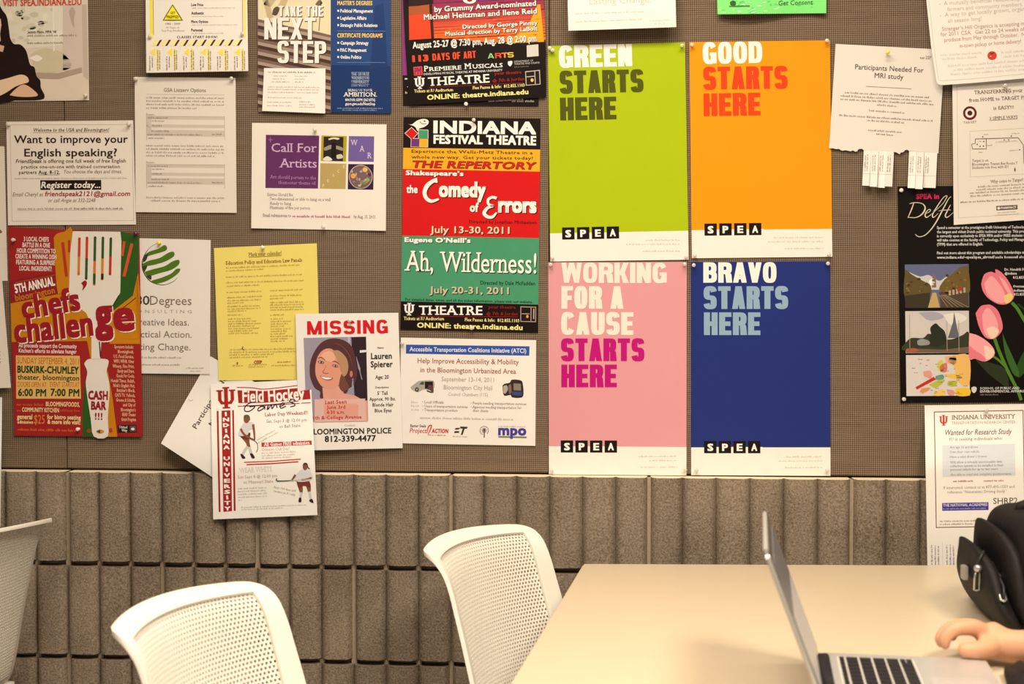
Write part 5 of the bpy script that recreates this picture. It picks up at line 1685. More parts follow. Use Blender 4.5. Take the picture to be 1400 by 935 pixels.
S.stroke([(325, 555.4), (361, 554.4), (424.6, 550.4)], 1.2, CRM, 1, False)
S.text('Field', 331.4, 549.6, 360.6, 16, C(244, 228, 212), .028, layer=3, y1=549)
S.text('Hockey', 367, 548.8, 416.4, 16, C(244, 228, 212), .028, layer=3, y1=545.6)
BK = C(30, 16, 14)
for pts in ([(349, 549.6), (341, 551), (334.6, 557), (335.4, 562), (342, 561.6), (348.6, 555.6), (341, 556)], [(362, 556), (357, 555.6), (352.6, 559), (354, 561.6), (360, 558.4), (362, 555.6), (362, 560)], [(365, 560.4), (366.6, 554.6), (366.6, 559.4), (371, 553.4), (372, 558.6), (376.6, 552.4), (379, 557.6)], [(382, 556), (388.6, 553), (386.6, 550.6), (383, 554), (384.4, 558), (391, 555)], [(404, 548), (399, 545.6), (396, 549), (402, 551.6), (403, 554.4), (397, 556)]):
    S.stroke(pts, 1.3, BK, 4)
S.stroke([(333, 554.6), (352, 554), (380, 552), (408, 548)], .8, BK, 4)
S.part('body_text')
S.text('Labor Day Weekend!!', 362, 569.2, 420.8, 4.6, C(160, 60, 50), .012, slab=True, y1=566)
GY = C(140, 118, 104)
S.text('Sat, Sept 3 @ 12:00 pm', 364.4, 578, 419.4, 4.4, GY, .002, y1=576)
S.text('vs Ball State', 382, 585.2, 410.8, 4.4, GY, .002, y1=583.4)
S.fine(352, 602.4, 377, 2.2, C(184, 164, 148), y1=588)
S.fine(352.6, 606.6, 381, 2.2, C(184, 164, 148), y1=591.4)
S.quad(((357.4, 605), (426, 602.2), (426.4, 608), (357.6, 611)), C(190, 44, 38), 1, 10, 6)
S.text('All Games FREE admission', 360.6, 610, 423.6, 4.6, C(240, 222, 206), .02, slab=True, y1=607.2)
S.text('Crimson Club Day!', 358, 616.6, 395.6, 4, C(206, 140, 130), .002)
for y, x1 in ((620.4, 405), (624, 404), (627.2, 400)):
    S.fine(358, y, x1, 2.2, C(190, 160, 146))
S.stroke([(333.8, 632), (371, 630.6), (411.4, 627.6)], 1.5, C(190, 50, 44), 1, False)
S.stroke([(337, 635.2), (371, 633.8), (408, 631.2)], 1.7, C(176, 40, 36), 1, False)
S.text('WEAR WHITE', 327, 646.4, 372, 6.6, C(206, 190, 174), 0, slab=True, y1=644)
S.text('Sun Sept 4 @ 12:00 pm', 325, 654.4, 379, 4.4, C(190, 140, 130), .002, y1=652.2)
S.text('vs Missouri State', 333, 661.4, 373.6, 4.4, C(190, 140, 130), .002, y1=659.6)
for i, x1 in enumerate((365, 365, 366, 366, 332)):
    S.fine(325 + i * .2, 669 + i * 3.9, x1, 2.2, C(186, 166, 150))
S.text('First 100 fans will', 374.4, 667.4, 404, 3, C(150, 128, 114), .002, y1=672.4)
S.text('receive an IU rally', 374, 672.2, 403.6, 3, C(150, 128, 114), .002, y1=678)
S.fine(330, 694.6, 420, 2, C(186, 166, 150))
S.fine(329.6, 697.6, 389, 2, C(186, 166, 150))
S.part('player_picture', 'hockey player in white bending over her stick')
SK, MR, SH_ = C(128, 76, 52), C(110, 40, 34), C(206, 194, 184)
S.stroke([(337, 593), (338.6, 602), (339.4, 611)], [6, 5, 3.4], SK, 2)
S.stroke([(332, 596), (338, 604), (341, 612)], [6, 5, 3.4], SK, 2)
S.stroke([(338.6, 610), (334.6, 616), (331, 622)], [3.6, 4, 3], C(198, 184, 172), 3)
S.stroke([(341, 611), (342.6, 617), (344.6, 621.6)], [3.6, 4, 3], C(198, 184, 172), 3)
S.blob([(328.6, 620), (332, 621.4), (335.6, 626), (332, 627), (329.6, 624)], C(50, 30, 28), 4)
S.blob([(341.4, 620), (345, 620), (348.4, 625.4), (344.6, 626.4)], C(50, 30, 28), 4)
S.blob([(326.4, 594), (338, 592), (342.4, 592), (340, 600), (332, 600)], MR, 3)
S.blob([(328, 586), (333.4, 578), (340, 576.6), (346.4, 578), (346.2, 585), (341, 588), (338, 594.6), (326, 595.4)], SH_, 4)
S.stroke([(346, 580), (347.4, 590), (348.2, 600)], [3.4, 2.8, 2], SK, 5)
S.stroke([(329, 586), (334, 594), (344, 600), (349, 601)], [3, 3, 2.6, 2], SK, 5)
S.ell(337, 573.6, 3.8, 5, SK, 5)
S.blob([(333, 572), (334, 567.6), (339, 567), (341.6, 570), (341.4, 575), (339, 571)], C(96, 76, 50), 6)
S.stroke([(337, 597), (350, 604), (352.4, 612), (350.6, 618)], .9, C(120, 84, 56), 6)
S.part('player_picture', 'hockey player in white standing with her stick held level', True)
S.stroke([(409, 660), (411, 667), (412, 674)], [6.6, 6, 3.6], SK, 2)
S.stroke([(420, 659), (422, 666), (423, 673)], [6.6, 6, 3.6], SK, 2)
S.stroke([(412, 673), (410.6, 681)], [3.6, 3], C(204, 190, 178), 3, False)
S.stroke([(423, 672), (425, 682)], [3.6, 3], C(204, 190, 178), 3, False)
S.blob([(408.6, 681), (411.6, 680), (411.8, 686), (408.2, 686)], C(50, 30, 28), 4)
S.blob([(422.6, 683.6), (426.6, 682), (428.6, 687.4), (424, 686)], C(50, 30, 28), 4)
S.blob([(405.2, 657.6), (412, 656), (422, 657), (424.6, 666), (415, 664), (408.6, 667)], C(120, 50, 44), 4)
S.blob([(403.6, 650), (410, 643), (414, 641), (422, 641), (427.4, 650), (426.6, 655), (420, 658), (406, 658)], C(214, 204, 194), 5)
S.stroke([(404, 649), (400.6, 654), (398.6, 657)], [3, 2.4, 2], SK, 6)
S.stroke([(426, 653), (420, 655), (412, 656)], [2.6, 2.4, 2], SK, 6)
S.ell(417.2, 638, 3.2, 4.8, SK, 6)
S.blob([(413.6, 636), (416, 632.6), (420, 633.6), (421.4, 638), (424, 641), (421, 640), (419, 635)], C(70, 44, 34), 7)
S.stroke([(397, 657), (424, 655)], .9, C(196, 176, 150), 7, False)
S.stroke([(378.4, 654), (379.6, 657.4), (398, 656.8)], [1.4, 1.3, 1], BK, 7)
S.done()

# ------------------------------------------------------------------ push pins
def pin_mesh():
    bm = bmesh.new()
    prof = [(0.0, -.0002), (.0034, -.0002), (.0038, .0010), (.0026, .0020), (.0022, .0055), (.0026, .0072), (.0044, .0082), (.0047, .0094), (.0042, .0102), (.0, .0105)]
    n = 14
    rings = []
    for r, h in prof:
        rings.append([bm.verts.new((r * math.cos(2 * math.pi * i / n), -h, r * math.sin(2 * math.pi * i / n))) for i in range(n)] if r else [bm.verts.new((0, -h, 0))])
    for a, b in zip(rings, rings[1:]):
        for i in range(n):
            q = [a[i % len(a)], b[i % len(b)], b[(i + 1) % len(b)], a[(i + 1) % len(a)]]
            q = list(dict.fromkeys(q))
            if len(q) > 2:
                bm.faces.new(q[::-1] if False else q)
    bmesh.ops.recalc_face_normals(bm, faces=bm.faces[:])
    return bm


def pin_mat(rgb, tr):
    m = mat(rgb, .18, 'pin_plastic', spec=.6, vary=.02)
    m = m.copy()
    m.node_tree.nodes['Principled BSDF'].inputs['Transmission Weight'].default_value = tr
    return m


PM = {'clear': pin_mat((.9, .86, .8), .35), 'yellow': pin_mat(C(246, 214, 40), 0), 'purple': pin_mat(C(70, 20, 60), 0), 'white': pin_mat((.86, .82, .76), 0)}
pin0 = {}


def pin(px, py, label, kind='clear', depth=.003, size=.85):
    if kind not in pin0:
        o = bm_obj('push_pin', pin_mesh(), [PM[kind]], smooth=True)
        pin0[kind] = o
    else:
        o = pin0[kind].copy()
        col.objects.link(o)
    o.scale = (size,) * 3
    o.location = on_wall(px, py, depth + .0006)
    tag(o, label, 'push pin', 'push pins on the tackboard')


PINS = [
    (118, 131, 'clear push pin at the lower right corner of the portrait poster', 'clear', .003),
    (206.5, 50.5, 'clear push pin on the left edge of the hazard stripe flyer', 'clear', .011),
    (332.5, 47, 'clear push pin on the right edge of the hazard stripe flyer', 'clear', .011),
    (186.6, 108.5, 'clear push pin at the top left of the form box notice', 'clear', .004),
    (317.6, 108, 'clear push pin at the top right of the form box notice', 'clear', .004),
    (12.5, 170.5, 'clear push pin at the top left of the English speaking flyer', 'clear', .003),
    (177, 170.2, 'clear push pin at the top right of the English speaking flyer', 'clear', .003),
    (431, 178, 'clear push pin at the top middle of the Call For Artists flyer', 'clear', .004),
    (442.6, 310.4, 'clear push pin at the bottom middle of the Call For Artists flyer', 'clear', .006),
    (359.8, 338.2, 'white push pin at the top of the yellow notice', 'white', .003),
    (478.6, 438.4, 'clear push pin on the headline of the MISSING poster', 'clear', .008),
    (637.6, 142.8, 'white push pin at the foot of the sunset theatre poster', 'white', .0055),
    (648.2, 164.6, 'clear push pin at the top of the theatre festival poster', 'clear', .003),
    (645, 448.6, 'clear push pin at the foot of the theatre festival poster', 'clear', .003),
    (19.6, 328, 'clear push pin at the top left of the chefs poster', 'clear', .006),
    (186.2, 319.8, 'purple push pin at the top right of the chefs poster', 'purple', .008),
    (107.8, 586.4, 'white push pin at the foot of the chefs poster', 'white', .006),
    (218.4, 332, 'yellow push pin at the top of the green globe notice', 'yellow', .003),
    (1213, 72.2, 'yellow push pin holding the torn tear-off notice', 'yellow', .0095),
    (1231.4, 260.4, 'white push pin at the top left of the black tulip poster', 'white', .003),
    (1235, 545.4, 'clear push pin at the lower left of the black tulip poster', 'clear', .003),
    (1347.8, 560.6, 'clear push pin at the top of the research study notice', 'clear', .004),
    (1373.4, 117.6, 'clear push pin at the top of the bullseye flyer', 'clear', .012),
    (550.6, 469, 'clear push pin at the top left of the blue bar flyer', 'clear', .004),
    (751.6, 66.6, 'left of two clear push pins at the top left of the green poster', 'clear', .003),
    (755.6, 69.6, 'right of two clear push pins at the top left of the green poster', 'clear', .003),
    (932.2, 63.2, 'clear push pin at the top right of the green poster', 'clear', .003),
    (755.4, 352.8, 'clear push pin at the lower left of the green poster', 'clear', .003),
    (938, 351.6, 'clear push pin at the lower right of the green poster', 'clear', .003),
    (946, 62.2, 'clear push pin at the top left of the orange poster', 'clear', .003),
    (1130, 56.4, 'clear push pin at the top right of the orange poster', 'clear', .003),
    (949.6, 349.4, 'clear push pin at the lower left of the orange poster', 'clear', .003),
    (1133, 348.4, 'clear push pin at the lower right of the orange poster', 'clear', .003),
    (753, 362, 'clear push pin at the top left of the pink poster', 'clear', .003),
    (936, 361.4, 'clear push pin at the top right of the pink poster', 'clear', .003),
    (754.6, 642.8, 'clear push pin at the lower left of the pink poster', 'clear', .003),
    (936.4, 642, 'clear push pin at the lower right of the pink poster', 'clear', .003),
    (948.2, 362.6, 'clear push pin at the top left of the dark blue poster', 'clear', .003),
    (1131.4, 360.4, 'clear push pin at the top right of the dark blue poster', 'clear', .003),
    (952, 642.4, 'clear push pin at the lower left of the dark blue poster', 'clear', .003),
    (1130.6, 642.6, 'clear push pin at the lower right of the dark blue poster', 'clear', .003),
]
for x, y, lb, kd, dp in PINS:
    pin(x, y, lb, kd, dp)

# ------------------------------------------------------------------ table
TZ = 0.73
tl, tn = on_level(797, 770.5, TZ), on_level(700, 930, TZ)
tdir = (tn - tl).normalized()
fdir = (on_level(1262, 772.5, TZ) - tl).normalized()
TC = [tl, tl + fdir * .99, tl + fdir * .99 + tdir * 1.25, tl + tdir * 1.25]


def laminate():
    m = mat(C(206, 178, 140), .34, 'wood_laminate', vary=.03, spec=.45).copy()
    nt = m.node_tree
    nz = [n for n in nt.nodes if n.type == 'TEX_NOISE'][0]
    mp = nt.nodes.new('ShaderNodeMapping')
    mp.inputs['Scale'].default_value = (1.5, 30, 1)
    tc = [n for n in nt.nodes if n.type == 'TEX_COORD'][0]
    nt.links.new(tc.outputs['Object'], mp.inputs['Vector'])
    nt.links.new(mp.outputs[0], nz.inputs['Vector'])
    nz.inputs['Scale'].default_value = 6
    nz.inputs['Detail'].default_value = 6
    return m


table = empty('table', (sum(p.x for p in TC) / 4, sum(p.y for p in TC) / 4, 0))
tag(table, 'pale wood-laminate table against the block wall, carrying the laptop and black bag', 'table')


def slab(name, pts, z0, z1, m, parent, bev=.003, seg=2):
    bm = bmesh.new()
    o = parent.location
    lo = [bm.verts.new((p.x - o.x, p.y - o.y, z0)) for p in pts]
    hi = [bm.verts.new((p.x - o.x, p.y - o.y, z1)) for p in pts]
    n = len(pts)
    bm.faces.new(hi)
    bm.faces.new(lo[::-1])
    for i in range(n):
        bm.faces.new((lo[i], lo[(i + 1) % n], hi[(i + 1) % n], hi[i]))
    bmesh.ops.recalc_face_normals(bm, faces=bm.faces[:])
    bmesh.ops.bevel(bm, geom=bm.edges[:], offset=bev, segments=seg, affect='EDGES')
    return bm_obj(name, bm, [m], parent)


slab('tabletop', TC, TZ - .03, TZ, laminate(), table)
M_STEEL = mat(C(222, 216, 206), .35, 'white_steel', metal=.1, spec=.5)


def tube(bm, pts, r, n=10):
    prev = None
    for i, p in enumerate(pts):
        p = Vector(p)
        a = Vector(pts[max(0, i - 1)])
        b = Vector(pts[min(len(pts) - 1, i + 1)])
        d = (b - a).normalized()
        s = d.orthogonal().normalized() if prev is None else (prev[1] - d * prev[1].dot(d)).normalized()
        t = d.cross(s)
        rr = r[i] if isinstance(r, (list, tuple)) else r
        ring_ = [bm.verts.new(p + (s * math.cos(2 * math.pi * k / n) + t * math.sin(2 * math.pi * k / n)) * rr) for k in range(n)]
        if prev:
            for k in range(n):
                bm.faces.new((prev[0][k], prev[0][(k + 1) % n], ring_[(k + 1) % n], ring_[k]))
        else:
            bm.faces.new(ring_[::-1])
        prev = (ring_, s)
    bm.faces.new(prev[0])
    bmesh.ops.recalc_face_normals(bm, faces=bm.faces[:])


cen = sum(TC, Vector()) / 4
for p in TC:
    q = p + (cen - p).normalized() * .24
    bm = bmesh.new()
    tube(bm, [(q.x - table.location.x, q.y - table.location.y, 0), (q.x - table.location.x, q.y - table.location.y, TZ - .03)], .025, 14)
    bm_obj('leg', bm, [M_STEEL], table, True)
slab('apron', [cen + (p - cen) * .86 for p in TC], TZ - .075, TZ - .0305, M_STEEL, table, .004)

# ------------------------------------------------------------------ laptop
M_ALU = mat(C(208, 194, 176), .38, 'aluminium', metal=.55, vary=.02, spec=.5)
M_KEY = mat((.012, .011, .016), .45, 'black_key', vary=.05)
M_GLASS = mat((.02, .02, .022), .12, 'screen_glass', spec=.6)
LZ = TZ + .0005
LW, LD, LT = .325, .227, .0165
la = on_level(1114, 891, LZ + LT)
lw = Vector((-.092, -1, 0)).normalized()      # along the hinge, towards the viewer
le = Vector((-lw.y, lw.x, 0))                 # from hinge to front edge
lap = empty('laptop', (la.x, la.y, LZ), math.atan2(le.y, le.x))
tag(lap, 'open silver laptop with black keys on the pale table', 'laptop')
# local frame: +x hinge to front edge, -y towards the viewer


def rbox(bm, x0, x1, y0, y1, z0, z1, bev=.0, seg=2, m=0, r=0, rs=5):
    before = set(bm.faces)
    g = bmesh.ops.create_cube(bm, size=1)
    vs_ = g['verts']
    for v in vs_:
        v.co = Vector(((x0 + x1) / 2 + v.co.x * (x1 - x0), (y0 + y1) / 2 + v.co.y * (y1 - y0), (z0 + z1) / 2 + v.co.z * (z1 - z0)))
    es = list({e for v in vs_ for e in v.link_edges})
    if r:
        ve = [e for e in es if abs(e.verts[0].co.z - e.verts[1].co.z) > 1e-6]
        bmesh.ops.bevel(bm, geom=ve, offset=r, segments=rs, affect='EDGES')
        es = list({e for f in bm.faces if f not in before for e in f.edges})
        es = [e for e in es if abs(e.verts[0].co.z - e.verts[1].co.z) < 1e-6]
    if bev:
        bmesh.ops.bevel(bm, geom=es, offset=bev, segments=seg, affect='EDGES')
    for f in bm.faces:
        if f not in before:
            f.material_index = m


bm = bmesh.new()
rbox(bm, 0, LD, -LW, 0, 0, LT, .0012, 2, 0, .010)
base_ = bm_obj('base', bm, [M_ALU], lap)
KX0, KX1, KY0, KY1 = .030, .128, -LW + .026, -.026
bm = bmesh.new()
rbox(bm, KX0 - .002, KX1 + .002, KY0 - .002, KY1 + .002, LT, LT + .0004)
bm_obj('keyboard_well', bm, [mat(C(190, 176, 158), .5, 'key_bed')], base_)
bm = bmesh.new()
rows = [(.5, 14)] + [(1, 14), (1, 14), (1, 13), (1, 12), (1, 10)]
tot = sum(r[0] for r in rows)
pitch = (KX1 - KX0) / tot
x = KX0
for ri, (h, n) in enumerate(rows):
    kh = h * pitch
    y = KY1
    full = KY1 - KY0
    widths = [1.0] * n
    if ri == 1:
        widths[-1] = 1.5
    if ri == 2:
        widths[0] = 1.5
    if ri == 3:
        widths[0] = widths[-1] = 1.75
    if ri == 4:
        widths[0] = widths[-1] = 2.25
    if ri == 5:
        widths[4] = 4.6
    u = full / sum(widths)
    for k, w in enumerate(widths):
        # the user sits on the +x side: key one is on the viewer's side
        ya = KY0 + sum(widths[:k]) * u
        if ri == 5 and k == n - 1:
            rbox(bm, x + .0012, x + kh * .46, ya + .0014, ya + w * u - .0014, LT + .0004, LT + .0016)
            rbox(bm, x + kh * .54, x + kh - .0014, ya + .0014, ya + w * u - .0014, LT + .0004, LT + .0016)
        else:
            rbox(bm, x + .0014, x + kh - .0014, ya + .0014, ya + w * u - .0014, LT + .0004, LT + .0016)
    x += kh
bm_obj('keyboard', bm, [M_KEY], base_)
bm = bmesh.new()
rbox(bm, .142, .142 + .072, -LW / 2 - .052, -LW / 2 + .052, LT, LT + .0003, 0, 1, 0, .003)
bm_obj('trackpad', bm, [mat(C(196, 180, 164), .3, 'trackpad_glass', metal=.3, spec=.5)], base_)
bm = bmesh.new()
rbox(bm, .001, .0185, -LW + .022, -.012, LT - .004, LT + .0022, .0018)
bm_obj('hinge', bm, [M_KEY], lap, True)
bm = bmesh.new()
SHT = .205
rbox(bm, -.0052, 0, -LW, 0, 0, SHT, .0, 1)
for v in bm.verts:
    pass
ed = [e for e in bm.edges if abs(e.verts[0].co.x - e.verts[1].co.x) > 1e-6]
bmesh.ops.bevel(bm, geom=ed, offset=.010, segments=5, affect='EDGES')
bmesh.ops.bevel(bm, geom=[e for e in bm.edges if abs(e.verts[0].co.x - e.verts[1].co.x) < 1e-6], offset=.0012, segments=2, affect='EDGES')
lid = bm_obj('lid', bm, [M_ALU], lap)
lid.location = (.004, 0, LT + .004)
lid.rotation_euler = (0, -math.radians(20.5), 0)
bm = bmesh.new()
rbox(bm, .0001, .0009, -LW + .004, -.004, .006, SHT - .004, 0, 1)
bm_obj('bezel', bm, [M_GLASS], lid)
bm = bmesh.new()
rbox(bm, .0009, .0012, -LW + .019, -.019, .020, SHT - .020, 0, 1)
M_SCR = mat(C(150, 134, 120), .3, 'screen_reflection')  # beige tone and faint glow stand in for keyboard and user reflected
bs = M_SCR.node_tree.nodes['Principled BSDF']
bs.inputs['Emission Color'].default_value = (.62, .58, .52, 1)
bs.inputs['Emission Strength'].default_value = .22
scr = bm_obj('screen', bm, [M_SCR], lid)
bm = bmesh.new()
rbox(bm, .0012, .0014, -LW + .019, -.019, .118, SHT - .020, 0, 1)
M_WIN = mat(C(84, 80, 78), .3, 'dark_window')
bm_obj('dark_window', bm, [M_WIN], scr)

# ------------------------------------------------------------------ chairs
M_CHAIR = mat((.88, .86, .80), .42, 'cream_plastic', vary=.015, spec=.4)
_b = M_CHAIR.node_tree.nodes['Principled BSDF']
_b.inputs['Subsurface Weight'].default_value = .0
_b.inputs['Subsurface Radius'].default_value = (.020, .012, .005)
_b.inputs['Subsurface Scale'].default_value = 1.0
PROF = [(-.284, .802), (-.274, .8005), (-.260, .793), (-.249, .781), (-.240, .766), (-.231, .742), (-.219, .70), (-.205, .65), (-.187, .58), (-.168, .50), (-.150, .455), (-.120, .432), (-.085, .425)]
PROF = smooth_line(PROF, 5)
ACC = [0.0]
for a_, b_ in zip(PROF, PROF[1:]):
    ACC.append(ACC[-1] + math.hypot(a_[0] - b_[0], a_[1] - b_[1]))
CH_W = .385
CR_ = .046


def prof(s):
    s = max(0, min(ACC[-1] - 1e-6, s))
    for i in range(len(ACC) - 1):
        if ACC[i + 1] >= s:
            k = (s - ACC[i]) / (ACC[i + 1] - ACC[i])
            return (PROF[i][0] * (1 - k) + PROF[i + 1][0] * k, PROF[i][1] * (1 - k) + PROF[i + 1][1] * k)


def half_w(s):
    w = CH_W / 2 + .012 * min(1, s / .35)
    if s < CR_:
        w -= CR_ * .7 * (1 - math.sqrt(max(0, 1 - (1 - s / CR_) ** 2)))
    return w


def shell(x, s, off=0.0):
    y, z = prof(s)
    q = x / (CH_W / 2)
    dip = .010 * q * q * max(0, 1 - s / .10)
    return Vector((x, y + .050 * q * q + off, z - dip))


S_END = ACC[-1]
S_IN0, S_IN1 = .032, .36
IN_W = CH_W / 2 - .029


def make_chair():
    root = empty('chair')
    # frame round the perforated panel
    NX = 36
    SS = [S_IN0 * k / 8 for k in range(8)] + [S_IN0 + (S_IN1 - S_IN0) * k / 34 for k in range(34)] + [S_IN1 + (S_END - S_IN1) * k / 14 for k in range(15)]
    NSX, j0, j1 = len(SS) - 1, 8, 42
    verts, faces, keep = [], [], []
    for j in range(NSX + 1):
        s = SS[j]
        for i in range(NX + 1):
            hw = half_w(s)
            x = (-hw + (hw - IN_W) * i / 6) if i < 6 else ((hw - (hw - IN_W) * (NX - i) / 6) if i > NX - 6 else IN_W * (2 * (i - 6) / (NX - 12) - 1))
            verts.append(shell(x, s))
    for j in range(NSX):
        for i in range(NX):
            if j0 <= j < j1 and 6 <= i < NX - 6:
                continue
            q = j * (NX + 1) + i
            faces.append((q, q + NX + 1, q + NX + 2, q + 1))
    bk = mesh_obj('backrest_frame', verts, faces, [M_CHAIR], parent=root, smooth=True)
    md = bk.modifiers.new('thick', 'SOLIDIFY')
    md.thickness = .007
    md.offset = -1
    mb = bk.modifiers.new('soft', 'BEVEL')
    mb.width = .0035
    mb.segments = 2
    mb.limit_method = 'ANGLE'
    # perforated panel: square holes in offset rows
    cs = .0076
    n_r = int((S_IN1 - S_IN0 + .016) / (cs * .92))
    n_c = int((2 * IN_W + .016) / cs)
    verts, faces = [], []
    for r in range(n_r):
        s0 = S_IN0 - .008 + r * cs * .92
        ox = (r % 2) * cs / 2 - (IN_W + .008)
        for c in range(n_c):
            x0 = ox + c * cs
            n = len(verts)
            for k in ((0, 1), (.21, .79)):
                for (u, v) in ((k[0], k[0]), (k[1], k[0]), (k[1], k[1]), (k[0], k[1])):
                    verts.append(shell(x0 + u * cs, s0 + v * cs * .92, -.0035))
            for k in range(4):
                faces.append((n + k, n + 4 + k, n + 4 + (k + 1) % 4, n + (k + 1) % 4))
    pn = mesh_obj('perforated_panel', verts, faces, [M_CHAIR], parent=root)
    md = pn.modifiers.new('thick', 'SOLIDIFY')
    md.thickness = .0028
    md.offset = -1
    # seat
    verts, faces = [], []
    NXs, NYs = 20, 18
    for j in range(NYs + 1):
        for i in range(NXs + 1):
            u, v = 2 * i / NXs - 1, j / NYs
            w = .205 - .02 * v
            y = -.105 + .40 * v
            z = .427 + .012 * math.cos(v * 4) - .03 * max(0, v - .8) * 5 * max(0, v - .8) + .010 * u * u
            if v > .85:
                w -= .05 * ((v - .85) / .15) ** 2
            verts.append((u * w, y, z))
    for j in range(NYs):
        for i in range(NXs):
            q = j * (NXs + 1) + i
            faces.append((q, q + 1, q + NXs + 2, q + NXs + 1))
    st_ = mesh_obj('seat', verts, faces, [M_CHAIR], parent=root, smooth=True)
    md = st_.modifiers.new('thick', 'SOLIDIFY')
    md.thickness = .016
    md.offset = -1
    for sx in (-1, 1):
        for fy, ty in ((.23, .19), (-.22, -.10)):
            bm = bmesh.new()
            tube(bm, [(sx * .22, fy, .0), (sx * .205, ty, .30), (sx * .17, ty * .8, .405)], .011, 10)
            bm_obj('leg', bm, [M_STEEL], root, True)
    bm = bmesh.new()
    tube(bm, [(-.17, .15, .403), (-.17, -.08, .403)], .010)
    tube(bm, [(.17, .15, .403), (.17, -.08, .403)], .010)
    tube(bm, [(-.17, .05, .403), (.17, .05, .403)], .010)
    bm_obj('seat_frame', bm, [M_STEEL], root, True)
    return root


def copy_tree(o, parent=None):
    c = o.copy()
    col.objects.link(c)
    c.parent = parent
    for ch in [k for k in bpy.data.objects if k.parent == o]:
        copy_tree(ch, c)
    return c


TIP_Y = PROF[0][0] + .050


def place_chair(o, near, far, sign):
    """near/far: top corners of the back on the ground plan"""
    v = far - near
    F = Vector((v.y, -v.x, 0)).normalized() * sign
    mid = (near + far) / 2
    o.rotation_euler = (0, 0, math.atan2(-F.x, F.y))
    o.location = (mid.x - F.x * TIP_Y, mid.y - F.y * TIP_Y, 0)


ch0 = make_chair()
place_chair(ch0, on_level(576, 762, .795), on_level(714, 719, .795), 1)
tag(ch0, 'cream perforated-back chair tucked against the left edge of the table', 'chair', 'cream chairs with perforated backs')
ch1 = copy_tree(ch0)
place_chair(ch1, on_level(142, 874, .795), on_level(348, 796, .795), 1)
tag(ch1, 'brightly lit cream perforated-back chair in front of the block wall, nearest the viewer', 'chair', 'cream chairs with perforated backs')
ch2 = copy_tree(ch0)
fc = on_level(76, 707, .80)
place_chair(ch2, fc + Vector((-.13, -.355, 0)), fc, -1)
tag(ch2, 'cream chair seen from behind at the far left, turned away', 'chair', 'cream chairs with perforated backs')

# ------------------------------------------------------------------ backpack
M_BAG = mat((.009, .008, .009), .62, 'black_nylon', vary=.3, scale=60, bump=.4, spec=.25)
M_ZIP = mat(C(190, 180, 165), .3, 'zip_metal', metal=.8, spec=.5)


def bag_lobe(name, secs, yc, parent, org, seed):
    r_ = random.Random(seed)
    n = 28
    verts, faces = [], []
    for k, (px, py, hw, hd) in enumerate(secs):
        c = on_wall(px, py, -(yc))
        c = on_wall(px, py, -yc)
        sc = (CAM - c).length / F_PX
        for i in range(n):
            a = 2 * math.pi * i / n
            ca, sa = math.cos(a), math.sin(a)
            e = .72
            fold = 1 + .05 * math.sin(3 * a + k * 1.3 + seed) * (k > 1) + r_.uniform(-.015, .015)
            verts.append(Vector((c.x + math.copysign(abs(ca) ** e, ca) * hw * sc * fold, c.y + math.copysign(abs(sa) ** e, sa) * hd * fold, max(TZ + .001, c.z))) - org)
    m = len(secs)
    for k in range(m - 1):
        for i in range(n):
            faces.append((k * n + i, k * n + (i + 1) % n, (k + 1) * n + (i + 1) % n, (k + 1) * n + i))
    faces.append(tuple(range(n)))
    faces.append(tuple((m - 1) * n + i for i in reversed(range(n))))
    o = mesh_obj(name, verts, faces, [M_BAG], parent=parent, smooth=True)
    bm = bmesh.new()
    bm.from_mesh(o.data)
    bmesh.ops.recalc_face_normals(bm, faces=bm.faces[:])
    bm.to_mesh(o.data)
    bm.free()
    sd = o.modifiers.new('s', 'SUBSURF')
    sd.levels = sd.render_levels = 2
    return o


BY = -.60
b_org = on_wall(1375, 820, -BY)
b_org.z = TZ
bag = empty('backpack', b_org)
tag(bag, 'black backpack with silver zip pulls standing on the table at the right edge', 'backpack')
bag_lobe('front_pocket', [(1321, 736.5, 2, .02), (1323, 739, 4, .05), (1329, 748, 8, .075), (1334, 762, 12, .095), (1338, 780, 15.5, .11), (1343, 798, 17, .125), (1350, 818, 16, .14), (1357, 834, 14, .14), (1360, 840, 10, .12)], BY, bag, b_org, 1)
bag_lobe('middle_pocket', [(1347, 711.5, 2, .02), (1349.5, 714, 5, .06), (1355, 724, 10, .09), (1362, 742, 15, .11), (1367, 768, 18, .125), (1372, 798, 20, .14), (1379, 822, 20, .15), (1384, 838, 17, .14)], BY, bag, b_org, 2)
bag_lobe('main_compartment', [(1404, 694, 10, .05), (1406, 697, 24, .09), (1410, 706, 38, .12), (1413, 730, 46, .14), (1412, 765, 48, .15), (1414, 800, 47, .155), (1416, 826, 44, .16), (1416, 840, 38, .15)], BY - .005, bag, b_org, 3)


from mathutils.bvhtree import BVHTree
bpy.context.view_layer.update()
_dg = bpy.context.evaluated_depsgraph_get()
TREES = []
for k in bag.children:
    ev = k.evaluated_get(_dg)
    mm = ev.to_mesh()
    TREES.append(BVHTree.FromPolygons([v.co + b_org for v in mm.vertices], [tuple(q.vertices) for q in mm.polygons]))
    ev.to_mesh_clear()


def on_bag(px, py):
    r = ray(px, py).normalized()
    hits = [h for h in (t_.ray_cast(CAM, r) for t_ in TREES) if h[0] is not None]
    h = min(hits, key=lambda q: q[3])
    n_ = h[1] if h[1].dot(r) < 0 else -h[1]
    return h[0] + n_ * .0055 - b_org


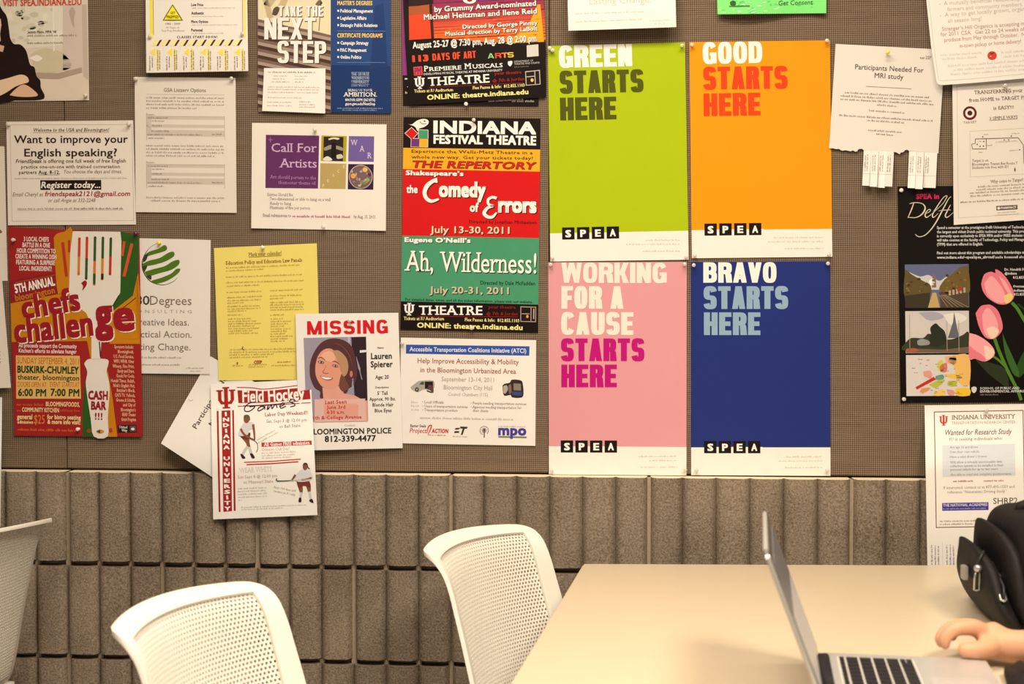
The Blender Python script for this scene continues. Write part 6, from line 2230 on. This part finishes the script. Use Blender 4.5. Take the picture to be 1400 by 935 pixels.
def pull(px, py0, py1, parent, lean):
    a, b = on_bag(px, py0), on_bag(px + lean, py1)
    d = b - a
    bm = bmesh.new()
    s = Vector((.0038, 0, 0))
    tube(bm, [a - s * .7 + d * .3, a - s + d * .55, b - s, b + d * .03, b + s, a + s + d * .55, a + s * .7 + d * .3, a + d * .27, a - s * .7 + d * .3], .0017, 8)
    bmesh.ops.create_uvsphere(bm, u_segments=12, v_segments=8, radius=.0062, matrix=Matrix.Translation(a + d * .12))
    q = bm_obj('zip_pull', bm, [M_ZIP], parent, True)
    q['label'] = 'silver zip pull'
    z0, z1 = [on_bag(px + lean * k_, y_) for k_, y_ in ((-2, py0 - 16), (0, py0 - 4))]
    bm = bmesh.new()
    tube(bm, [z0, (z0 + z1) / 2, z1, on_bag(px + lean * .6, py0 + 20), on_bag(px + lean * 1.2, py1 + 2)], .0022, 6)
    bm_obj('zip', bm, [mat((.02, .02, .022), .4, 'zip_tape')], parent, True)


pull(1341.5, 773, 805, bag, -1.5)
pull(1367, 784, 822, bag, 3.0)
bm = bmesh.new()
c = on_bag(1325, 781)
rbox(bm, c.x - .006, c.x + .002, c.y - .010, c.y + .010, c.z - .012, c.z + .010, .001)
q = bm_obj('side_tag', bm, [mat(C(160, 146, 130), .5, 'tag_cloth')], bag)
q['label'] = 'small grey tag on the pocket edge'
bm = bmesh.new()
tube(bm, [on_wall(x_, y_, -(BY - .01)) - b_org for x_, y_ in ((1392, 704), (1396, 692), (1408, 688), (1420, 694), (1424, 706))], .009)
bm_obj('carry_handle', bm, [M_BAG], bag, True)

# ------------------------------------------------------------------ black jacket lying on the table, lower right corner
jv = [on_level(x_, y_, TZ) for x_, y_ in ((1373, 926), (1384, 920), (1410, 922), (1450, 925), (1480, 945), (1470, 985), (1420, 1000), (1396, 965), (1379, 943))]
jo = sum(jv, Vector()) / len(jv)
n = len(jv)
P_ = smooth_line(jv + [jv[0]], 4)[:-1]
P_ = [Vector(p) for p in P_]
verts, faces = [], []
lev = [(1.0, .001), (1.02, .006), (1.0, .012), (.86, .017), (.6, .02), (.3, .021)]
for k, (sc, h) in enumerate(lev):
    for i, p in enumerate(P_):
        q = (p - jo) * sc
        verts.append((q.x, q.y, h + (.004 * math.sin(i * .9 + k) if k > 1 else 0)))
m_ = len(P_)
for k in range(len(lev) - 1):
    for i in range(m_):
        faces.append((k * m_ + i, k * m_ + (i + 1) % m_, (k + 1) * m_ + (i + 1) % m_, (k + 1) * m_ + i))
faces.append(tuple((len(lev) - 1) * m_ + i for i in range(m_)))
faces.append(tuple(reversed(range(m_))))
jk = mesh_obj('jacket', verts, faces, [M_BAG], smooth=True)
jk.location = (jo.x, jo.y, TZ)
tag(jk, 'black cloth jacket folded on the table in the lower right corner', 'jacket')

# ------------------------------------------------------------------ person
M_SKIN = mat(C(208, 146, 106), .5, 'skin', vary=.05, scale=30, spec=.35)
bsk = M_SKIN.node_tree.nodes['Principled BSDF']
bsk.inputs['Subsurface Weight'].default_value = .12
bsk.inputs['Subsurface Radius'].default_value = (.012, .005, .003)
HD = 1.965


def hp(px, py, dd=0.0):
    return at_depth(px, py, HD + dd)


def skin_raw(nodes, edges, root_key, sub=2):
    keys = list(nodes)
    ix = {k: i for i, k in enumerate(keys)}
    me = bpy.data.meshes.new('s')
    me.from_pydata([tuple(nodes[k][0]) for k in keys], [(ix[a], ix[b]) for a, b in edges], [])
    o = bpy.data.objects.new('s', me)
    col.objects.link(o)
    sk = o.modifiers.new('skin', 'SKIN')
    sk.branch_smoothing = .3
    for k in keys:
        d = me.skin_vertices[0].data[ix[k]]
        d.radius = (nodes[k][1], nodes[k][1])
        d.use_root = (k == root_key)
    sb = o.modifiers.new('sub', 'SUBSURF')
    sb.levels = sb.render_levels = sub
    dg = bpy.context.evaluated_depsgraph_get()
    dg.update()
    em = o.evaluated_get(dg).to_mesh()
    out = ([v.co.copy() for v in em.vertices], [tuple(p_.vertices) for p_ in em.polygons])
    bpy.data.objects.remove(o)
    bpy.data.meshes.remove(me)
    return out


def skin_body(name, chains, m, parent, voxel=.0045, smooth=6):
    """several tapering limbs grown round their joints and fused into one surface"""
    V, Fc = [], []
    for nodes, edges, rk in chains:
        v, f = skin_raw(nodes, edges, rk)
        n = len(V)
        V += v
        Fc += [tuple(n + i for i in q) for q in f]
    o = mesh_obj(name, V, Fc, [m])
    rm = o.modifiers.new('fuse', 'REMESH')
    rm.mode = 'VOXEL'
    rm.voxel_size = voxel
    sm = o.modifiers.new('smooth', 'SMOOTH')
    sm.factor = .5
    sm.iterations = smooth
    dg = bpy.context.evaluated_depsgraph_get()
    dg.update()
    em = bpy.data.meshes.new_from_object(o.evaluated_get(dg))
    old = o.data
    o.modifiers.clear()
    o.data = em
    bpy.data.meshes.remove(old)
    em.materials.clear()
    em.materials.append(m)
    em.polygons.foreach_set('use_smooth', [True] * len(em.polygons))
    o.parent = parent
    return o


per = empty('person', (0, 0, 0))
tag(per, 'person in black at the right, bare forearm and hand over the laptop', 'person')
wr = hp(1374, 884, -.005)
N_ = {
    'pelvis': (Vector((1.12, -1.10, .56)), .135), 'waist': (Vector((1.13, -1.10, .72)), .125), 'chest': (Vector((1.09, -1.10, .92)), .14),
    'neck': (Vector((1.06, -1.10, 1.09)), .055), 'jaw': (Vector((1.02, -1.10, 1.18)), .07), 'head': (Vector((1.035, -1.10, 1.25)), .088), 'crown': (Vector((1.05, -1.10, 1.31)), .06),
    'sr': (Vector((1.07, -.93, 1.03)), .06), 'er': (Vector((.80, -.985, .79)), .038), 'fr': (Vector((.67, -.975, .775)), .034), 'wr': (wr, .0235),
    'sl': (Vector((1.07, -1.27, 1.03)), .06), 'el': (Vector((.93, -1.36, .80)), .038), 'wl': (Vector((.78, -1.20, .775)), .022), 'hl': (Vector((.71, -1.17, .765)), .022),
    'hipr': (Vector((1.07, -1.0, .54)), .085), 'kr': (Vector((.70, -1.0, .52)), .06), 'ar': (Vector((.74, -1.0, .10)), .04), 'tr': (Vector((.60, -1.0, .045)), .035),
    'hipl': (Vector((1.07, -1.2, .54)), .085), 'kl': (Vector((.70, -1.22, .52)), .06), 'al': (Vector((.74, -1.22, .10)), .04), 'tl': (Vector((.60, -1.22, .045)), .035),
    'palm': (hp(1354, 871, .008), .026), 'knuck': (hp(1339, 861, .012), .0205),
    'ia': (hp(1330, 857, -.008), .0125), 'ib': (hp(1305, 859, -.012), .0112), 'ic': (hp(1289, 874, -.012), .0098), 'id': (hp(1294, 889, -.010), .0085),
    'ma': (hp(1330, 854, .014), .012), 'mb': (hp(1300, 857, .014), .011), 'mc': (hp(1284, 872, .012), .0096), 'md': (hp(1288, 887, .010), .0082),
    'ra': (hp(1332, 853, .034), .0100), 'rb': (hp(1304, 854, .036), .009), 'rc': (hp(1290, 866, .034), .008), 'rd': (hp(1292, 880, .03), .007),
    'pa': (hp(1336, 857, .054), .0092), 'pb': (hp(1313, 857, .058), .0082), 'pc': (hp(1302, 867, .056), .0072), 'pd': (hp(1303, 878, .05), .0064),
    'ta': (hp(1354, 886, -.018), .0175), 'tb': (hp(1336, 890, -.030), .0135), 'tc': (hp(1321, 888, -.032), .0115), 'td': (hp(1308, 888, -.030), .0092),
}
E_ = [('pelvis', 'waist'), ('waist', 'chest'), ('chest', 'neck'), ('neck', 'jaw'), ('jaw', 'head'), ('head', 'crown'), ('chest', 'sr'), ('sr', 'er'), ('er', 'fr'), ('fr', 'wr'), ('chest', 'sl'), ('sl', 'el'), ('el', 'wl'), ('wl', 'hl'),
      ('pelvis', 'hipr'), ('hipr', 'kr'), ('kr', 'ar'), ('ar', 'tr'), ('pelvis', 'hipl'), ('hipl', 'kl'), ('kl', 'al'), ('al', 'tl'), ('wr', 'palm'), ('palm', 'knuck')]
def sub_(keys):
    return {k: N_[k] for k in keys}


chains = [(sub_([k for k in N_ if k not in ('ta', 'tb', 'tc', 'td') and not (k[0] in 'imrp' and k[1:] in 'abcd')]), E_, 'pelvis')]
for k in 'imrp':
    ch_ = {'r0': (N_['palm'][0].lerp(N_[k + 'a'][0], .25), .0145 if k != 'p' else .013)}
    ch_.update(sub_([k + q for q in 'abcd']))
    chains.append((ch_, [('r0', k + 'a')] + [(k + q, k + w) for q, w in ('ab', 'bc', 'cd')], 'r0'))
ch_ = {'r0': (N_['palm'][0].lerp(N_['wr'][0], .4), .017)}
ch_.update(sub_(['ta', 'tb', 'tc', 'td']))
chains.append((ch_, [('r0', 'ta'), ('ta', 'tb'), ('tb', 'tc'), ('tc', 'td')], 'r0'))
wl_, hl_ = N_['wl'][0], N_['hl'][0]
ax = (hl_ - wl_).normalized()
sd_ = Vector((-ax.y, ax.x, 0))
for i_, (of, ln) in enumerate(((-.027, .066), (-.009, .074), (.009, .070), (.026, .056))):
    b0 = hl_ + sd_ * of
    chains.append(({'r0': (wl_.lerp(hl_, .6) + sd_ * of * .6, .013), 'a': (b0 + ax * .012, .0105), 'b': (b0 + ax * (.012 + ln * .5) + Vector((0, 0, -.004)), .009), 'c': (b0 + ax * (.012 + ln * .95) + Vector((0, 0, -.018)), .007)}, [('r0', 'a'), ('a', 'b'), ('b', 'c')], 'r0'))
chains.append(({'r0': (wl_.lerp(hl_, .4), .015), 'a': (hl_ + sd_ * -.034 - ax * .02, .012), 'b': (hl_ + sd_ * -.052 + ax * .008 + Vector((0, 0, -.006)), .0095), 'c': (hl_ + sd_ * -.056 + ax * .03 + Vector((0, 0, -.012)), .0078)}, [('r0', 'a'), ('a', 'b'), ('b', 'c')], 'r0'))
body = skin_body('body', chains, M_SKIN, per, .0032, 5)
# clothes
g = .024
CL = {k: (N_[k][0], N_[k][1] + g) for k in ('pelvis', 'waist', 'chest', 'sr', 'sl')}
CL['er'] = (N_['er'][0] + Vector((.03, .01, .02)), N_['er'][1] + g)
CL['el'] = (N_['el'][0] + Vector((.02, 0, .02)), N_['el'][1] + g)
CL['neck'] = (N_['neck'][0] + Vector((.02, 0, -.035)), .088)
sh_ = skin_body('sweater', [(CL, [('pelvis', 'waist'), ('waist', 'chest'), ('chest', 'neck'), ('chest', 'sr'), ('sr', 'er'), ('chest', 'sl'), ('sl', 'el')], 'pelvis')], mat((.012, .011, .012), .8, 'black_knit', vary=.3, scale=200, bump=.4), per, .009, 3)
sh_['label'] = 'black sweater with pushed-up sleeves'
TR = {k: (N_[k][0], N_[k][1] + .012) for k in ('pelvis', 'hipr', 'kr', 'ar', 'hipl', 'kl', 'al')}
skin_body('trousers', [(TR, [('pelvis', 'hipr'), ('hipr', 'kr'), ('kr', 'ar'), ('pelvis', 'hipl'), ('hipl', 'kl'), ('kl', 'al')], 'pelvis')], mat((.03, .035, .05), .8, 'dark_denim', vary=.2, scale=200), per, .009, 3)
# face and hair
bm = bmesh.new()
bmesh.ops.create_uvsphere(bm, u_segments=24, v_segments=16, radius=1, matrix=Matrix.Translation((1.065, -1.10, 1.285)) @ Matrix.Diagonal((.10, .092, .095, 1)))
bmesh.ops.create_uvsphere(bm, u_segments=24, v_segments=16, radius=1, matrix=Matrix.Translation((1.085, -1.10, 1.235)) @ Matrix.Diagonal((.075, .094, .10, 1)))
bm_obj('hair', bm, [mat(C(60, 40, 28), .6, 'brown_hair', vary=.3, scale=120)], per, True)
for nm, c_, r_, m in (('eye', (.956, -1.070, 1.245), .010, mat((.8, .78, .74), .3, 'eye_white')), ('eye', (.956, -1.130, 1.245), .010, mat((.8, .78, .74), .3, 'eye_white')), ('nose', (.940, -1.10, 1.215), .014, M_SKIN), ('mouth', (.953, -1.10, 1.175), .016, mat(C(180, 96, 84), .5, 'lips')), ('ear', (1.04, -1.01, 1.23), .022, M_SKIN), ('ear', (1.04, -1.19, 1.23), .022, M_SKIN)):
    bm = bmesh.new()
    dg_ = {'mouth': (.4, 1.5, .45), 'ear': (.8, .4, 1.3), 'nose': (1.1, .8, 1.3), 'eye': (.6, 1.2, .8)}[nm]
    bmesh.ops.create_uvsphere(bm, u_segments=14, v_segments=10, radius=r_, matrix=Matrix.Translation(c_) @ Matrix.Diagonal(dg_ + (1,)))
    bm_obj(nm, bm, [m], per, True)
ch3 = copy_tree(ch0)
ch3.location = (1.17, -1.10, 0)
ch3.rotation_euler = (0, 0, math.pi / 2)
tag(ch3, 'cream chair the person in black sits on, off the right end of the table', 'chair', 'cream chairs with perforated backs')
